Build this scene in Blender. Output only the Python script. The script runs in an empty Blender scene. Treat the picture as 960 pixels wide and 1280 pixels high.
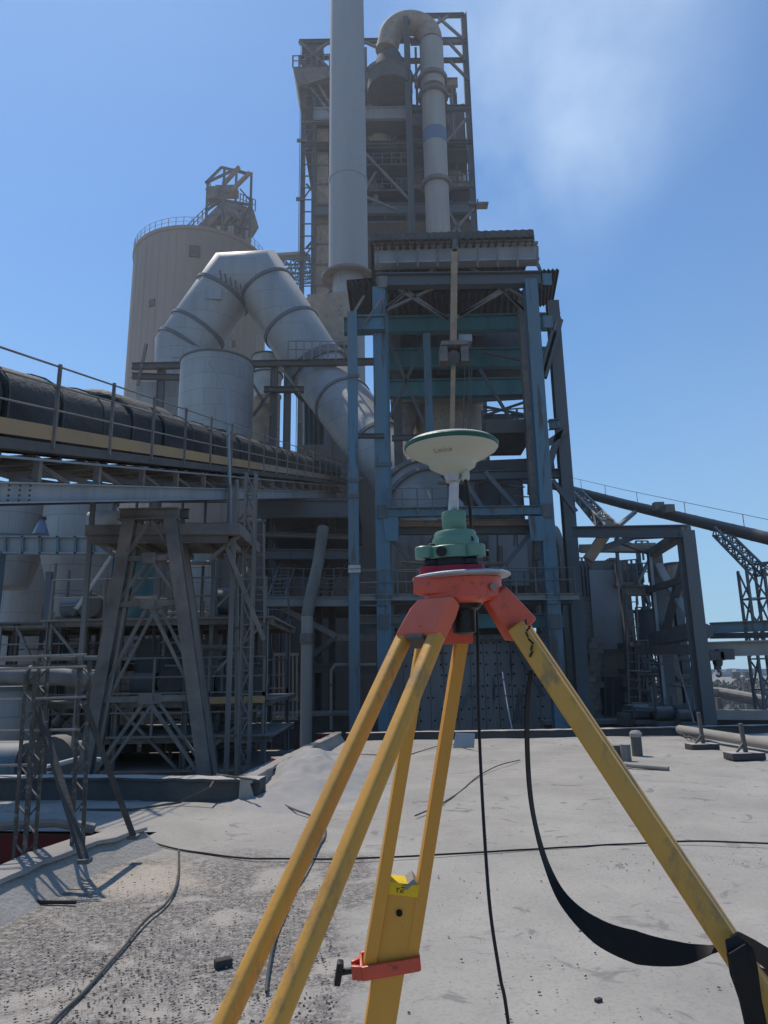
import bpy, bmesh, math, random
from math import radians as R, sin, cos, pi
from mathutils import Vector as V, Matrix, noise
random.seed(7)
C = bpy.context.scene.collection
GZ = -7.0
# ---------------------------------------------------------------- camera maths (photo pixels 960x1280 -> points in the place)
FP, PITCH, ROLL = 880.0, R(13.0), R(0.95)
EYE = V((0, 0, 1.45))
Fw = V((0, cos(PITCH), sin(PITCH))); _R0 = V((1, 0, 0)); _U0 = V((0, -sin(PITCH), cos(PITCH)))
Rt = _R0*cos(ROLL) - _U0*sin(ROLL); Up = _R0*sin(ROLL) + _U0*cos(ROLL)
def ray(x, y): return Fw + Rt*((x-480)/FP) + Up*((640-y)/FP)
def D(x, y, d): return EYE + ray(x, y)*d
def A(x, y, Y):
    r = ray(x, y); return EYE + r*(Y/r.y)
def G(x, y, z=0.0):
    r = ray(x, y); return EYE + r*((z-EYE.z)/r.z)
# ---------------------------------------------------------------- materials
def mat(name, c1, c2=None, scale=2.0, rough=.8, metal=0, bump=.15, bscale=40, streak=False, dust=None, dustcol=(.30,.28,.26), rust=None, rustamt=.6, brick=None, spec=.3, stretch=None, gravel=False):
    m = bpy.data.materials.new(name); m.use_nodes = True
    nt = m.node_tree; N = nt.nodes; L = nt.links; b = N['Principled BSDF']
    b.inputs['Roughness'].default_value = rough; b.inputs['Metallic'].default_value = metal
    b.inputs['Specular IOR Level'].default_value = spec
    tc = N.new('ShaderNodeTexCoord'); mp = N.new('ShaderNodeMapping'); L.new(tc.outputs['Object'], mp.inputs[0])
    if streak: mp.inputs['Scale'].default_value = (1, 1, .12)
    if stretch: mp.inputs['Scale'].default_value = stretch
    n1 = N.new('ShaderNodeTexNoise'); n1.inputs['Scale'].default_value = scale; n1.inputs['Detail'].default_value = 9; n1.inputs['Roughness'].default_value = .65
    L.new(mp.outputs[0], n1.inputs['Vector'])
    if c2 is None: c2 = tuple(v*.62 for v in c1)
    rp = N.new('ShaderNodeValToRGB'); rp.color_ramp.elements[0].position = .34; rp.color_ramp.elements[1].position = .66
    rp.color_ramp.elements[0].color = (*c1, 1); rp.color_ramp.elements[1].color = (*c2, 1)
    L.new(n1.outputs[0], rp.inputs[0]); col = rp.outputs[0]
    def mix(fac, a, bcol, blend='MIX'):
        x = N.new('ShaderNodeMix'); x.data_type = 'RGBA'; x.blend_type = blend
        if hasattr(fac, 'links') or not isinstance(fac, (int, float)): L.new(fac, x.inputs[0])
        else: x.inputs[0].default_value = fac
        L.new(a, x.inputs[6])
        if isinstance(bcol, tuple): x.inputs[7].default_value = (*bcol, 1)
        else: L.new(bcol, x.inputs[7])
        return x.outputs[2]
    if brick:
        bt = N.new('ShaderNodeTexBrick'); bt.inputs['Scale'].default_value = 1; bt.inputs['Brick Width'].default_value = brick[0]; bt.inputs['Row Height'].default_value = brick[1]
        bt.inputs['Mortar Size'].default_value = .018; bt.inputs['Color1'].default_value = (1,1,1,1); bt.inputs['Color2'].default_value = (.9,.9,.9,1); bt.inputs['Mortar'].default_value = (.72,.72,.72,1)
        sx = N.new('ShaderNodeSeparateXYZ'); L.new(tc.outputs['Object'], sx.inputs[0])
        ad = N.new('ShaderNodeMath'); L.new(sx.outputs[0], ad.inputs[0]); L.new(sx.outputs[1], ad.inputs[1])
        cx = N.new('ShaderNodeCombineXYZ'); L.new(ad.outputs[0], cx.inputs[0]); L.new(sx.outputs[2], cx.inputs[1]); L.new(cx.outputs[0], bt.inputs['Vector'])
        col = mix(1.0, col, bt.outputs[0], 'MULTIPLY')
    if rust:
        n2 = N.new('ShaderNodeTexNoise'); n2.inputs['Scale'].default_value = scale*2.7; n2.inputs['Detail'].default_value = 8; n2.inputs['Roughness'].default_value = .7
        L.new(mp.outputs[0], n2.inputs['Vector']); r2 = N.new('ShaderNodeValToRGB')
        r2.color_ramp.elements[0].position = rustamt; r2.color_ramp.elements[1].position = rustamt+.1
        L.new(n2.outputs[0], r2.inputs[0]); col = mix(r2.outputs[0], col, rust)
    if name.startswith(('wood', 'orange', 'salmon', 'green_body')):
        n3 = N.new('ShaderNodeTexNoise'); n3.inputs['Scale'].default_value = 55; n3.inputs['Detail'].default_value = 6; n3.inputs['Roughness'].default_value = .8
        m3 = N.new('ShaderNodeMapping'); m3.inputs['Scale'].default_value = (1.6, 1.6, .35); L.new(tc.outputs['Object'], m3.inputs[0]); L.new(m3.outputs[0], n3.inputs['Vector'])
        r3 = N.new('ShaderNodeValToRGB'); r3.color_ramp.elements[0].position = .60; r3.color_ramp.elements[1].position = .70; L.new(n3.outputs[0], r3.inputs[0])
        fm = N.new('ShaderNodeMath'); fm.operation = 'MULTIPLY'; fm.inputs[1].default_value = .55 if name != 'green_body' else .18; L.new(r3.outputs[0], fm.inputs[0])
        col = mix(fm.outputs[0], col, (.20,.13,.07) if name.startswith('wood') else (.32,.22,.19))
    if gravel:
        vn = N.new('ShaderNodeTexVoronoi'); vn.inputs['Scale'].default_value = 60; L.new(tc.outputs['Object'], vn.inputs['Vector'])
        vr = N.new('ShaderNodeValToRGB'); vr.color_ramp.elements[0].position = .12; vr.color_ramp.elements[0].color=(.35,.35,.35,1); vr.color_ramp.elements[1].position = .3
        L.new(vn.outputs['Distance'], vr.inputs[0]); col = mix(1.0, col, vr.outputs[0], 'MULTIPLY')
    if dust:
        ge = N.new('ShaderNodeNewGeometry'); sp = N.new('ShaderNodeSeparateXYZ'); L.new(ge.outputs['Normal'], sp.inputs[0])
        mr = N.new('ShaderNodeMapRange'); mr.inputs['From Min'].default_value = .3; mr.inputs['From Max'].default_value = .8; mr.inputs['To Max'].default_value = dust
        L.new(sp.outputs[2], mr.inputs[0]); col = mix(mr.outputs[0], col, dustcol)
    L.new(col, b.inputs['Base Color'])
    if bump:
        nb = N.new('ShaderNodeTexNoise'); nb.inputs['Scale'].default_value = bscale; nb.inputs['Detail'].default_value = 6
        L.new(tc.outputs['Object'], nb.inputs['Vector']); bp = N.new('ShaderNodeBump'); bp.inputs['Strength'].default_value = bump; bp.inputs['Distance'].default_value = .3/bscale*4
        L.new(nb.outputs[0], bp.inputs['Height']); L.new(bp.outputs[0], b.inputs['Normal'])
    return m
M = {}
def mk(k, *a, **kw): M[k] = mat(k, *a, **kw)
mk('steel_blue', (0.09, 0.215, 0.295), (0.15, 0.185, 0.205), 1.1, .6, streak=True, dust=.8, rust=(.10,.085,.075), rustamt=.53)
mk('steel_teal', (0.099,0.249,0.270), (0.071,0.157,0.173), 1.0, .6, streak=True, dust=.8, rust=(.11,.09,.08), rustamt=.6)
mk('steel_slate', (0.115, 0.14, 0.165), (0.145, 0.138, 0.13), 1.2, .7, streak=True, dust=.85, rust=(.08,.06,.05), rustamt=.62)
mk('steel_grey', (0.26, 0.245, 0.225), (0.165, 0.155, 0.145), 1.5, .8, streak=True, dust=.85, rust=(.07,.055,.05), rustamt=.62)
mk('steel_dust', (0.27, 0.235, 0.205), (0.15, 0.135, 0.125), 1.8, .85, dust=.9, rust=(.07,.055,.05), rustamt=.64)
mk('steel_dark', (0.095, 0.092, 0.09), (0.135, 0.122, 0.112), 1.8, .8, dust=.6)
mk('steel_pale', (0.36, 0.375, 0.385), (0.25, 0.26, 0.27), 1.1, .7, streak=True, dust=.85, rust=(.15,.12,.10), rustamt=.66)
mk('beam_tan', (0.432,0.297,0.189), (0.270,0.203,0.149), 2.0, .85, dust=.7)
mk('toe_tan', (.46,.30,.14), (.34,.24,.15), .7, .85, dust=.7, rust=(.2,.15,.12), rustamt=.66)
mk('duct_metal', (0.4, 0.4, 0.395), (0.29, 0.285, 0.28), .55, .55, .25, streak=True, bump=.08, bscale=8, dust=.7, dustcol=(.5,.46,.42), brick=(2.6,1.1), rust=(.17,.13,.11), rustamt=.68)
mk('sheet_metal', (0.42, 0.42, 0.41), (0.29, 0.29, 0.285), .7, .6, .15, streak=True, bump=.08, bscale=8, dust=.6, dustcol=(.45,.42,.40), brick=(1.3,.8))
mk('silo_concrete', (0.36, 0.285, 0.24), (0.29, 0.235, 0.2), .25, .92, streak=True, bump=.2, bscale=6, rust=(.30,.24,.20), rustamt=.64)
mk('stack_paint', (0.36, 0.36, 0.365), (0.3, 0.3, 0.305), .4, .7, streak=True, bump=.04, rust=(.20,.17,.15), rustamt=.7)
mk('pipe_cream', (0.42, 0.385, 0.345), (0.31, 0.285, 0.26), 1.0, .75, streak=True, bump=.08, dust=.6, rust=(.15,.12,.11), rustamt=.66)
mk('band_blue', (.12,.20,.32), (.17,.21,.27), 2)
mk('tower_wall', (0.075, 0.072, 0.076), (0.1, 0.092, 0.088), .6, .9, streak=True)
mk('pink_metal', (0.421,0.321,0.243), (0.281,0.236,0.184), 1.3, .8, dust=.5, rust=(.12,.09,.08), rustamt=.58)
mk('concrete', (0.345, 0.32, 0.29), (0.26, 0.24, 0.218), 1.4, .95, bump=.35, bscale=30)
mk('concrete_dark', (0.095, 0.09, 0.086), (0.065, 0.062, 0.06), 1.6, .95, bump=.3, bscale=30, dust=.95, dustcol=(.42,.395,.37))  # shade of the parapet faces put into the colour, pale dust on sunlit tops
mk('building_grey', (0.281,0.255,0.216), (0.183,0.171,0.151), .5, .9, streak=True, bump=.2, bscale=10, brick=(3.2,.55), dust=.7)
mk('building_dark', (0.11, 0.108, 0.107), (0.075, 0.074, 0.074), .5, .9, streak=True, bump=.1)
mk('cover_black', (0.028, 0.028, 0.029), (0.085, 0.08, 0.075), 1.4, .7, bump=.3, bscale=12, dust=.15, dustcol=(.07,.065,.06), stretch=(.3,.3,1))
mk('wood_yellow', (.66,.34,.045), (.56,.28,.04), 5, .5, bump=.04, bscale=90, rust=(.27,.17,.075), rustamt=.60, spec=.4, stretch=(1,1,.22))
mk('wood_ochre', (.66,.32,.04), (.50,.25,.045), 6, .42, bump=.05, bscale=120, rust=(.34,.19,.055), rustamt=.545, spec=.5, stretch=(1,1,.5))
mk('wood_plank', (.66,.33,.055), (.58,.29,.055), 2.5, .55, bump=.04, bscale=120, rust=(.40,.22,.06), rustamt=.62, spec=.35, stretch=(2.5,2.5,.15))
mk('orange_cast', (0.62, 0.095, 0.05), (0.5, 0.07, 0.04), 14, .42, bump=.05, bscale=160, rust=(.20,.06,.045), rustamt=.57, spec=.45)
mk('salmon_sunlit_cast', (0.62, 0.16, 0.11), (0.55, 0.125, 0.085), 12, .5, bump=.05, bscale=160, rust=(.36,.11,.10), rustamt=.63, dust=.35, dustcol=(.7,.38,.33))  # front cap: sunlit pink of the orange casting put into the colour
mk('crimson', (.38,.022,.05), (.30,.02,.045), 10, .5)
mk('silver_plate', (.50,.50,.52), (.38,.36,.37), 20, .45, .6, bump=.1, bscale=120)
mk('green_body', (0.13, 0.25, 0.175), (0.115, 0.22, 0.155), 8, .42, bump=.03, bscale=120, spec=.5)
mk('green_trim', (.035,.11,.075), (.03,.09,.06), 8, .45)
mk('cream_plastic', (.47,.475,.385), (.44,.44,.36), 6, .5, bump=.03, bscale=100, spec=.4)
mk('cream_mark', (0.31, 0.31, 0.25), (0.27, 0.27, 0.22), 6, .6)
mk('pole_alu', (.50,.56,.66), (.42,.48,.57), 30, .35, .35, bump=0)
mk('black_plastic', (.010,.010,.010), (.016,.015,.015), 12, .45, bump=.05, spec=.35)
mk('cable_black', (.012,.012,.013), (.02,.02,.02), 12, .5, bump=0)
mk('cable_grey', (.10,.095,.09), (.05,.05,.05), 3, .8, bump=0)
mk('strap_web', (.008,.008,.008), (.012,.011,.011), 60, .6, bump=.3, bscale=700, spec=.22)
mk('label_yellow', (.75,.52,.02), (.65,.45,.02), 30, .5)
mk('red_paint', (.14,.022,.018), (.10,.02,.018), 1.3, .8, dust=.8, dustcol=(.35,.3,.27), rust=(.06,.03,.03), rustamt=.6)
mk('rusty_post', (0.114,0.097,0.076), (0.073,0.060,0.048), 9, .85, rust=(.20,.185,.17), rustamt=.52, dust=.6, bump=.4, bscale=60)
mk('brace_dark', (.05,.046,.043), (.08,.072,.066), 6, .85)
mk('tube_brown', (.12,.095,.08), (.08,.068,.06), 1.5, .85, dust=.5)
mk('white_paint', (.62,.62,.6), (.45,.45,.44), 2, .7)
mk('perf_panel', (0.27, 0.265, 0.265), (0.19, 0.185, 0.185), .8, .85, streak=True, rust=(.06,.05,.05), rustamt=.6)
mk('hole_dark', (.012,.012,.013), (.016,.015,.015), 3, .95)
mk('pebble', (.075,.07,.066), (.045,.042,.04), 6, .95)
mk('sand', (0.36, 0.34, 0.32), (0.3, 0.285, 0.27), 3, .97, bump=.4, bscale=60, spec=.1)
mk('scrub', (.055,.058,.05), (.085,.08,.07), 3, .95)
mk('far_town', (.42,.42,.42), (.25,.27,.30), .05, .95)
# ---- roof skin: dusty screed, darker gravelly patch bottom left
def roof_mat():
    m = bpy.data.materials.new('dusty_roof'); m.use_nodes = True; nt = m.node_tree; N = nt.nodes; L = nt.links; b = N['Principled BSDF']
    b.inputs['Roughness'].default_value = .97; b.inputs['Specular IOR Level'].default_value = .1
    tc = N.new('ShaderNodeTexCoord'); O = tc.outputs['Object']
    def noi(s, d=8, r=.6, dist=0.0):
        n = N.new('ShaderNodeTexNoise'); n.inputs['Scale'].default_value = s; n.inputs['Detail'].default_value = d; n.inputs['Roughness'].default_value = r; n.inputs['Distortion'].default_value = dist
        L.new(O, n.inputs['Vector']); return n.outputs[0]
    def ramp(i, a, bb, ca=(0,0,0), cb=(1,1,1)):
        r = N.new('ShaderNodeValToRGB'); r.color_ramp.elements[0].position = a; r.color_ramp.elements[1].position = bb
        r.color_ramp.elements[0].color = (*ca, 1); r.color_ramp.elements[1].color = (*cb, 1); L.new(i, r.inputs[0]); return r.outputs[0]
    def mix(f, a, c, mode='MIX'):
        x = N.new('ShaderNodeMix'); x.data_type = 'RGBA'; x.blend_type = mode
        if isinstance(f, (int, float)): x.inputs[0].default_value = f
        else: L.new(f, x.inputs[0])
        for s, v in ((6, a), (7, c)):
            if isinstance(v, tuple): x.inputs[s].default_value = (*v, 1)
            else: L.new(v, x.inputs[s])
        return x.outputs[2]
    def mth(op, a, c):
        x = N.new('ShaderNodeMath'); x.operation = op
        for s, v in ((0, a), (1, c)):
            if isinstance(v, (int, float)): x.inputs[s].default_value = v
            else: L.new(v, x.inputs[s])
        return x.outputs[0]
    base = ramp(noi(.9, 10, .62, .4), .36, .66, (.375,.350,.312), (.297,.275,.246))
    base = mix(ramp(noi(3.2, 6, .6, 1.0), .60, .66), base, (.225,.21,.195))         # scraped stains
    base = mix(mth('MULTIPLY', ramp(noi(38, 3, .6), .52, .62), .28), base, (.20,.185,.175))
    base = mix(mth('MULTIPLY', ramp(noi(1.6, 9, .72, 1.6), .54, .66), .3), base, (.22,.207,.193))
    base = mix(ramp(noi(30, 2, .5), .73, .75), base, (.12,.115,.11))
    # gravelly zone mask, worn screed showing near (-1.2, 4)
    sx = N.new('ShaderNodeSeparateXYZ'); L.new(O, sx.inputs[0])
    q = mth('ADD', mth('MULTIPLY', sx.outputs[0], -1.0), mth('MULTIPLY', noi(1.2, 6), 1.5))
    q2 = mth('ADD', mth('MULTIPLY', sx.outputs[1], -1.0), mth('MULTIPLY', noi(1.5, 6), 1.2))
    gm = mth('MULTIPLY', ramp(q, .75, 1.15), ramp(mth('ADD', q2, 6.5), .6, 1.0))
    vo = N.new('ShaderNodeTexVoronoi'); vo.inputs['Scale'].default_value = 62; L.new(O, vo.inputs['Vector'])
    grav = mix(ramp(noi(24, 3, .7), .4, .58), (.34,.31,.28), (.17,.155,.14))
    grav = mix(ramp(vo.outputs['Distance'], .15, .55), (.13,.12,.11), grav)
    grav = mix(ramp(noi(1.7, 5, .6, .6), .52, .62), grav, (.36,.325,.285))             # pale trowelled spots
    base = mix(gm, base, grav)
    # bright sand spill
    sp_c = G(185, 1100)
    d = N.new('ShaderNodeVectorMath'); d.operation = 'DISTANCE'; L.new(O, d.inputs[0]); d.inputs[1].default_value = sp_c
    sm = ramp(mth('ADD', d.outputs['Value'], mth('MULTIPLY', noi(3, 6, .7), .9)), .62, 1.0, (1,1,1), (0,0,0))
    base = mix(mth('MULTIPLY', sm, .75), base, (.47,.40,.325))
    L.new(base, b.inputs['Base Color'])
    h = mth('ADD', mth('MULTIPLY', noi(7, 8, .7), .5), mth('MULTIPLY', noi(60, 4, .7), .12))
    h = mth('ADD', h, mth('MULTIPLY', mth('MULTIPLY', vo.outputs['Distance'], gm), .35))
    bp = N.new('ShaderNodeBump'); bp.inputs['Strength'].default_value = .5; bp.inputs['Distance'].default_value = .035
    L.new(h, bp.inputs['Height']); L.new(bp.outputs[0], b.inputs['Normal'])
    return m
M['roof'] = roof_mat()
def plain_mat():
    m = mat('dusty_plain', (.26,.25,.24), (.13,.13,.125), .02, .97, bump=0)
    return m
M['plain'] = plain_mat()
# ---------------------------------------------------------------- mesh builder
def frame(p, q, up=None):
    z = (q-p).normalized(); u = up if up is not None else V((0, 0, 1))
    if abs(z.dot(u)) > .97: u = V((0, 1, 0)) if up is None else V((1, 0, 0))
    x = z.cross(u).normalized(); y = x.cross(z).normalized(); return x, y, z       # x sideways, y towards 'up'
class MB:
    def __init__(s): s.v = []; s.f = []
    def add(s, vs, fs):
        n = len(s.v); s.v += [V(a) for a in vs]; s.f += [tuple(i+n for i in f) for f in fs]; return s
    def beam(s, p, q, w=.2, h=None, up=None, w2=None, h2=None):
        h = h or w; w2 = w2 or w; h2 = h2 or h; x, y, z = frame(p, q, up); vs = []
        for c, a, b in ((p, w, h), (q, w2, h2)):
            for i, j in ((-1,-1),(1,-1),(1,1),(-1,1)): vs.append(c + x*(a/2*i) + y*(b/2*j))
        return s.add(vs, [(0,1,2,3),(7,6,5,4),(0,4,5,1),(1,5,6,2),(2,6,7,3),(3,7,4,0)])
    def ibeam(s, p, q, w=.25, h=.35, up=None, t=None):
        t = t or max(.012, h*.09); x, y, z = frame(p, q, up)
        pts = [(-w/2,-h/2),(w/2,-h/2),(w/2,-h/2+t),(t/2,-h/2+t),(t/2,h/2-t),(w/2,h/2-t),(w/2,h/2),(-w/2,h/2),(-w/2,h/2-t),(-t/2,h/2-t),(-t/2,-h/2+t),(-w/2,-h/2+t)]
        vs = [c + x*a + y*b for c in (p, q) for a, b in pts]; n = 12
        fs = [(i, i+n, (i+1) % n + n, (i+1) % n) for i in range(n)]
        for o in (0, n):
            k = [(0,1,2,11),(11,2,3,10),(10,3,4,9),(9,4,5,8),(8,5,6,7)]
            fs += [tuple(i+o for i in f) for f in k]
        return s.add(vs, fs)
    def cyl(s, p, q, r, r2=None, n=20, caps=True):
        r2 = r if r2 is None else r2; x, y, z = frame(p, q); vs = []
        for c, rr in ((p, r), (q, r2)):
            for i in range(n): a = 2*pi*i/n; vs.append(c + x*(cos(a)*rr) + y*(sin(a)*rr))
        fs = [(i, (i+1) % n, (i+1) % n + n, i+n) for i in range(n)]
        if caps: fs += [tuple(range(n))[::-1], tuple(range(n, 2*n))]
        return s.add(vs, fs)
    def tube(s, pts, r, n=8, caps=True, flat=None):
        pts = [V(p) for p in pts]; m = len(pts); vs = []; x = None
        rs = r if isinstance(r, (list, tuple)) else [r]*m
        for k, p in enumerate(pts):
            d0 = (p-pts[k-1]).normalized() if k else (pts[1]-p).normalized()
            d1 = (pts[k+1]-p).normalized() if k < m-1 else d0
            t = (d0+d1).normalized(); sc = 1/max(.35, t.dot(d1))
            if x is None: x, y, _ = frame(p, p+t)
            x = (x - t*x.dot(t)).normalized(); y = t.cross(x)
            bd = (d1-d0); bn = bd.normalized() if bd.length > 1e-4 else None
            for i in range(n):
                a = 2*pi*i/n; o = x*(cos(a)*rs[k]) + y*(sin(a)*rs[k])
                if bn is not None: o += bn*(o.dot(bn)*(sc-1))
                vs.append(p+o)
        fs = [(k*n+i, k*n+(i+1) % n, (k+1)*n+(i+1) % n, (k+1)*n+i) for k in range(m-1) for i in range(n)]
        if caps: fs += [tuple(range(n))[::-1], tuple(range((m-1)*n, m*n))]
        return s.add(vs, fs)
    def lathe(s, c, prof, n=32, ax=None):
        ax = ax or V((0, 0, 1)); x, y, z = frame(c, c+ax); vs = []
        for rr, h in prof:
            for i in range(n): a = 2*pi*i/n; vs.append(c + x*(cos(a)*rr) + y*(sin(a)*rr) + z*h)
        m = len(prof); fs = [(k*n+i, k*n+(i+1) % n, (k+1)*n+(i+1) % n, (k+1)*n+i) for k in range(m-1) for i in range(n)]
        fs += [tuple(range(n))[::-1], tuple(range((m-1)*n, m*n))]
        return s.add(vs, fs)
    def box(s, c, sx, sy, sz, rz=0.0):
        c = V(c); m = Matrix.Rotation(rz, 3, 'Z'); vs = []
        for k in (-1, 1):
            for i, j in ((-1,-1),(1,-1),(1,1),(-1,1)): vs.append(c + m @ V((i*sx/2, j*sy/2, k*sz/2)))
        return s.add(vs, [(3,2,1,0),(4,5,6,7),(0,1,5,4),(1,2,6,5),(2,3,7,6),(3,0,4,7)])
    def prism(s, poly, ext):
        n = len(poly); ext = V(ext); vs = [V(p) for p in poly] + [V(p)+ext for p in poly]
        return s.add(vs, [tuple(range(n))[::-1], tuple(range(n, 2*n))] + [(i, (i+1) % n, (i+1) % n+n, i+n) for i in range(n)])
    def corr(s, a, b, c, d, n, amp, t=.02):            # corrugated sheet a-b bottom, d-c top, ribs from a-b to d-c
        nn = (b-a).cross(d-a).normalized(); vs = []
        for k in range(n+1):
            o = nn*(amp if k % 2 else -amp); f = k/n
            p0 = a.lerp(b, f)+o; p1 = d.lerp(c, f)+o; vs += [p0, p1, p0+nn*t, p1+nn*t]
        fs = []
        for k in range(n):
            i = 4*k; j = i+4; fs += [(i, j, j+1, i+1), (i+2, i+3, j+3, j+2), (i, i+2, j+2, j), (i+1, j+1, j+3, i+3)]
        fs += [(0, 1, 3, 2), (4*n, 4*n+2, 4*n+3, 4*n+1)]
        return s.add(vs, fs)
    def build(s, name, m, parent=None, label=None, cat=None, group=None, kind=None, bevel=0, seg=2, sharp=35, loc=None):
        o0 = V((0, 0, 0)); 
        if parent is not None:
            o0 = V(parent['_o'])
        else:
            if loc is not None: o0 = V(loc)
            elif kind != 'structure' and s.v:
                xs = [a.x for a in s.v]; ys = [a.y for a in s.v]; o0 = V(((min(xs)+max(xs))/2, (min(ys)+max(ys))/2, min(a.z for a in s.v)))
        me = bpy.data.meshes.new(name); me.from_pydata([a-o0 for a in s.v], [], s.f)
        bm = bmesh.new(); bm.from_mesh(me); bmesh.ops.recalc_face_normals(bm, faces=bm.faces)
        if bevel: bmesh.ops.bevel(bm, geom=[e for e in bm.edges if e.is_manifold and e.calc_face_angle(0) > .5], offset=bevel, segments=seg, affect='EDGES', profile=.6)
        bm.to_mesh(me); bm.free()
        me.polygons.foreach_set('use_smooth', [True]*len(me.polygons)); me.set_sharp_from_angle(angle=R(sharp))
        me.materials.append(M[m] if isinstance(m, str) else m)
        o = bpy.data.objects.new(name, me); C.objects.link(o)
        if parent is not None: o.parent = parent
        else: o.location = o0
        o['_o'] = tuple(o0)
        if label: o['label'] = label
        if cat: o['category'] = cat
        if group: o['group'] = group
        if kind: o['kind'] = kind
        return o
def thing(name, label, cat, loc, group=None):
    o = bpy.data.objects.new(name, None); C.objects.link(o); o.location = loc; o.empty_display_size = .2
    o['_o'] = tuple(loc); o['label'] = label; o['category'] = cat
    if group: o['group'] = group
    return o
def dup(root, dv, label):
    r = root.copy(); C.objects.link(r); r.location = root.location + V(dv); r['label'] = label; r['_o'] = tuple(r.location)
    for ch in list(root.children):
        c = ch.copy(); C.objects.link(c); c.parent = r
        for g in ch.children: d = g.copy(); C.objects.link(d); d.parent = c
    return r
def bar(root, name, p, q, w, h=None, m='steel_grey', I=False, up=None, **k):
    b = MB(); (b.ibeam if I else b.beam)(p, q, w, h or w, up); return b.build(name, m, root, **k)
def vert(x, yb, yt, Y, floor=False):                 # a true vertical through photo point (x, yb) at distance Y up to photo row yt
    b = A(x, yb, Y); t = A(x, yt, Y); t = V((b.x, b.y, t.z))
    if floor: b = V((b.x, b.y, GZ))
    return b, t
def rail(root, p, q, h=1.05, posts=5, m='steel_grey', r=.022, toe=False, rails=(1.0, .55), name='handrail'):
    b = MB()
    for f in rails: b.tube([p+V((0,0,h*f)), q+V((0,0,h*f))], r, 6)
    for i in range(posts): c = p.lerp(q, i/(posts-1)); b.beam(c, c+V((0,0,h)), r*2.4)
    if toe: b.beam(p+V((0,0,.08)), q+V((0,0,.08)), .02, .16)
    return b.build(name, m, root)
def ladder(root, b, t, w=.45, step=.3, m='steel_grey', r=.025, cage=False, side=V((1,0,0))):
    k = MB(); s = side.normalized()*(w/2)
    for g in (-1, 1): k.beam(b+s*g, t+s*g, r*2)
    n = int((t-b).length/step)
    for i in range(1, n): c = b.lerp(t, i/n); k.cyl(c-s, c+s, r*.7, n=6)
    if cage:
        out = V((0, -1, 0))
        for i in range(3, n, 3):
            c = b.lerp(t, i/n); k.tube([c+s*cos(a)+s*cos(a)*.3 + out*(w*1.3*sin(a)) for a in [j*pi/6 for j in range(7)]], r*.5, 5)
        for j in (1, 3, 5): a = j*pi/6; o = s*(1.3*cos(a))+out*(w*1.3*sin(a)); k.beam(b.lerp(t, 3/n)+o, t+o, r)
    return k.build('ladder', m, root)
def lattice(mb, p, q, w, r=.03, n=8):                 # square lattice boom
    x, y, z = frame(p, q); cs = [x*(w/2*i)+y*(w/2*j) for i, j in ((-1,-1),(1,-1),(1,1),(-1,1))]
    for c in cs: mb.beam(p+c, q+c, r*2)
    for k in range(n):
        a = p.lerp(q, k/n); b = p.lerp(q, (k+1)/n)
        for i in range(4):
            c, d = cs[i], cs[(i+1) % 4]
            mb.beam(a+c, a+d, r*1.2); mb.beam(a+(c if k % 2 else d), b+(d if k % 2 else c), r*1.2)
# ================================================================ SKY, LIGHT, CAMERA
SUN_AZ, SUN_EL = R(-36), R(62)
w = bpy.data.worlds.new("World"); bpy.context.scene.world = w; w.use_nodes = True
nt = w.node_tree; N = nt.nodes; L = nt.links; bg = N['Background']
sky = N.new('ShaderNodeTexSky'); sky.sky_type = 'NISHITA'; sky.sun_disc = False; sky.sun_elevation = SUN_EL; sky.sun_rotation = SUN_AZ
sky.altitude = 0; sky.air_density = 1.15; sky.dust_density = .25; sky.ozone_density = 2.0
bg.inputs[1].default_value = .14
tc = N.new('ShaderNodeTexCoord')
def wmath(op, a, b=0.0):
    x = N.new('ShaderNodeMath'); x.operation = op; x.use_clamp = op == 'MULTIPLY'
    for s, v in ((0, a), (1, b)):
        if isinstance(v, (int, float)): x.inputs[s].default_value = v
        else: L.new(v, x.inputs[s])
    return x.outputs[0]
def blob(px, py, c0, c1):
    d = N.new('ShaderNodeVectorMath'); d.operation = 'DOT_PRODUCT'; L.new(tc.outputs['Generated'], d.inputs[0]); d.inputs[1].default_value = ray(px, py).normalized()
    m = N.new('ShaderNodeMapRange'); m.interpolation_type = 'SMOOTHSTEP'; m.inputs['From Min'].default_value = cos(R(c0)); m.inputs['From Max'].default_value = cos(R(c1)); L.new(d.outputs['Value'], m.inputs[0]); return m.outputs[0]
wn = N.new('ShaderNodeTexNoise'); wn.inputs['Scale'].default_value = 3.6; wn.inputs['Detail'].default_value = 7; wn.inputs['Roughness'].default_value = .55; wn.inputs['Distortion'].default_value = .15
mpw = N.new('ShaderNodeMapping'); mpw.inputs['Scale'].default_value = (1, 1, 1); L.new(tc.outputs['Generated'], mpw.inputs[0]); L.new(mpw.outputs[0], wn.inputs['Vector'])
wr = N.new('ShaderNodeMapRange'); wr.inputs['From Min'].default_value = .30; wr.inputs['From Max'].default_value = .75; L.new(wn.outputs[0], wr.inputs[0])
cl = wmath('MULTIPLY', wr.outputs[0], wmath('ADD', blob(690, 60, 14, 1), wmath('MULTIPLY', blob(620, 200, 13, 2), .5)))
cl = wmath('MULTIPLY', cl, .8)
tn = N.new('ShaderNodeMix'); tn.data_type = 'RGBA'; tn.blend_type = 'MULTIPLY'; tn.inputs[0].default_value = 1; L.new(sky.outputs[0], tn.inputs[6]); tn.inputs[7].default_value = (.48, .78, 1.02, 1)
sz = N.new('ShaderNodeSeparateXYZ'); L.new(tc.outputs['Generated'], sz.inputs[0])
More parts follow.
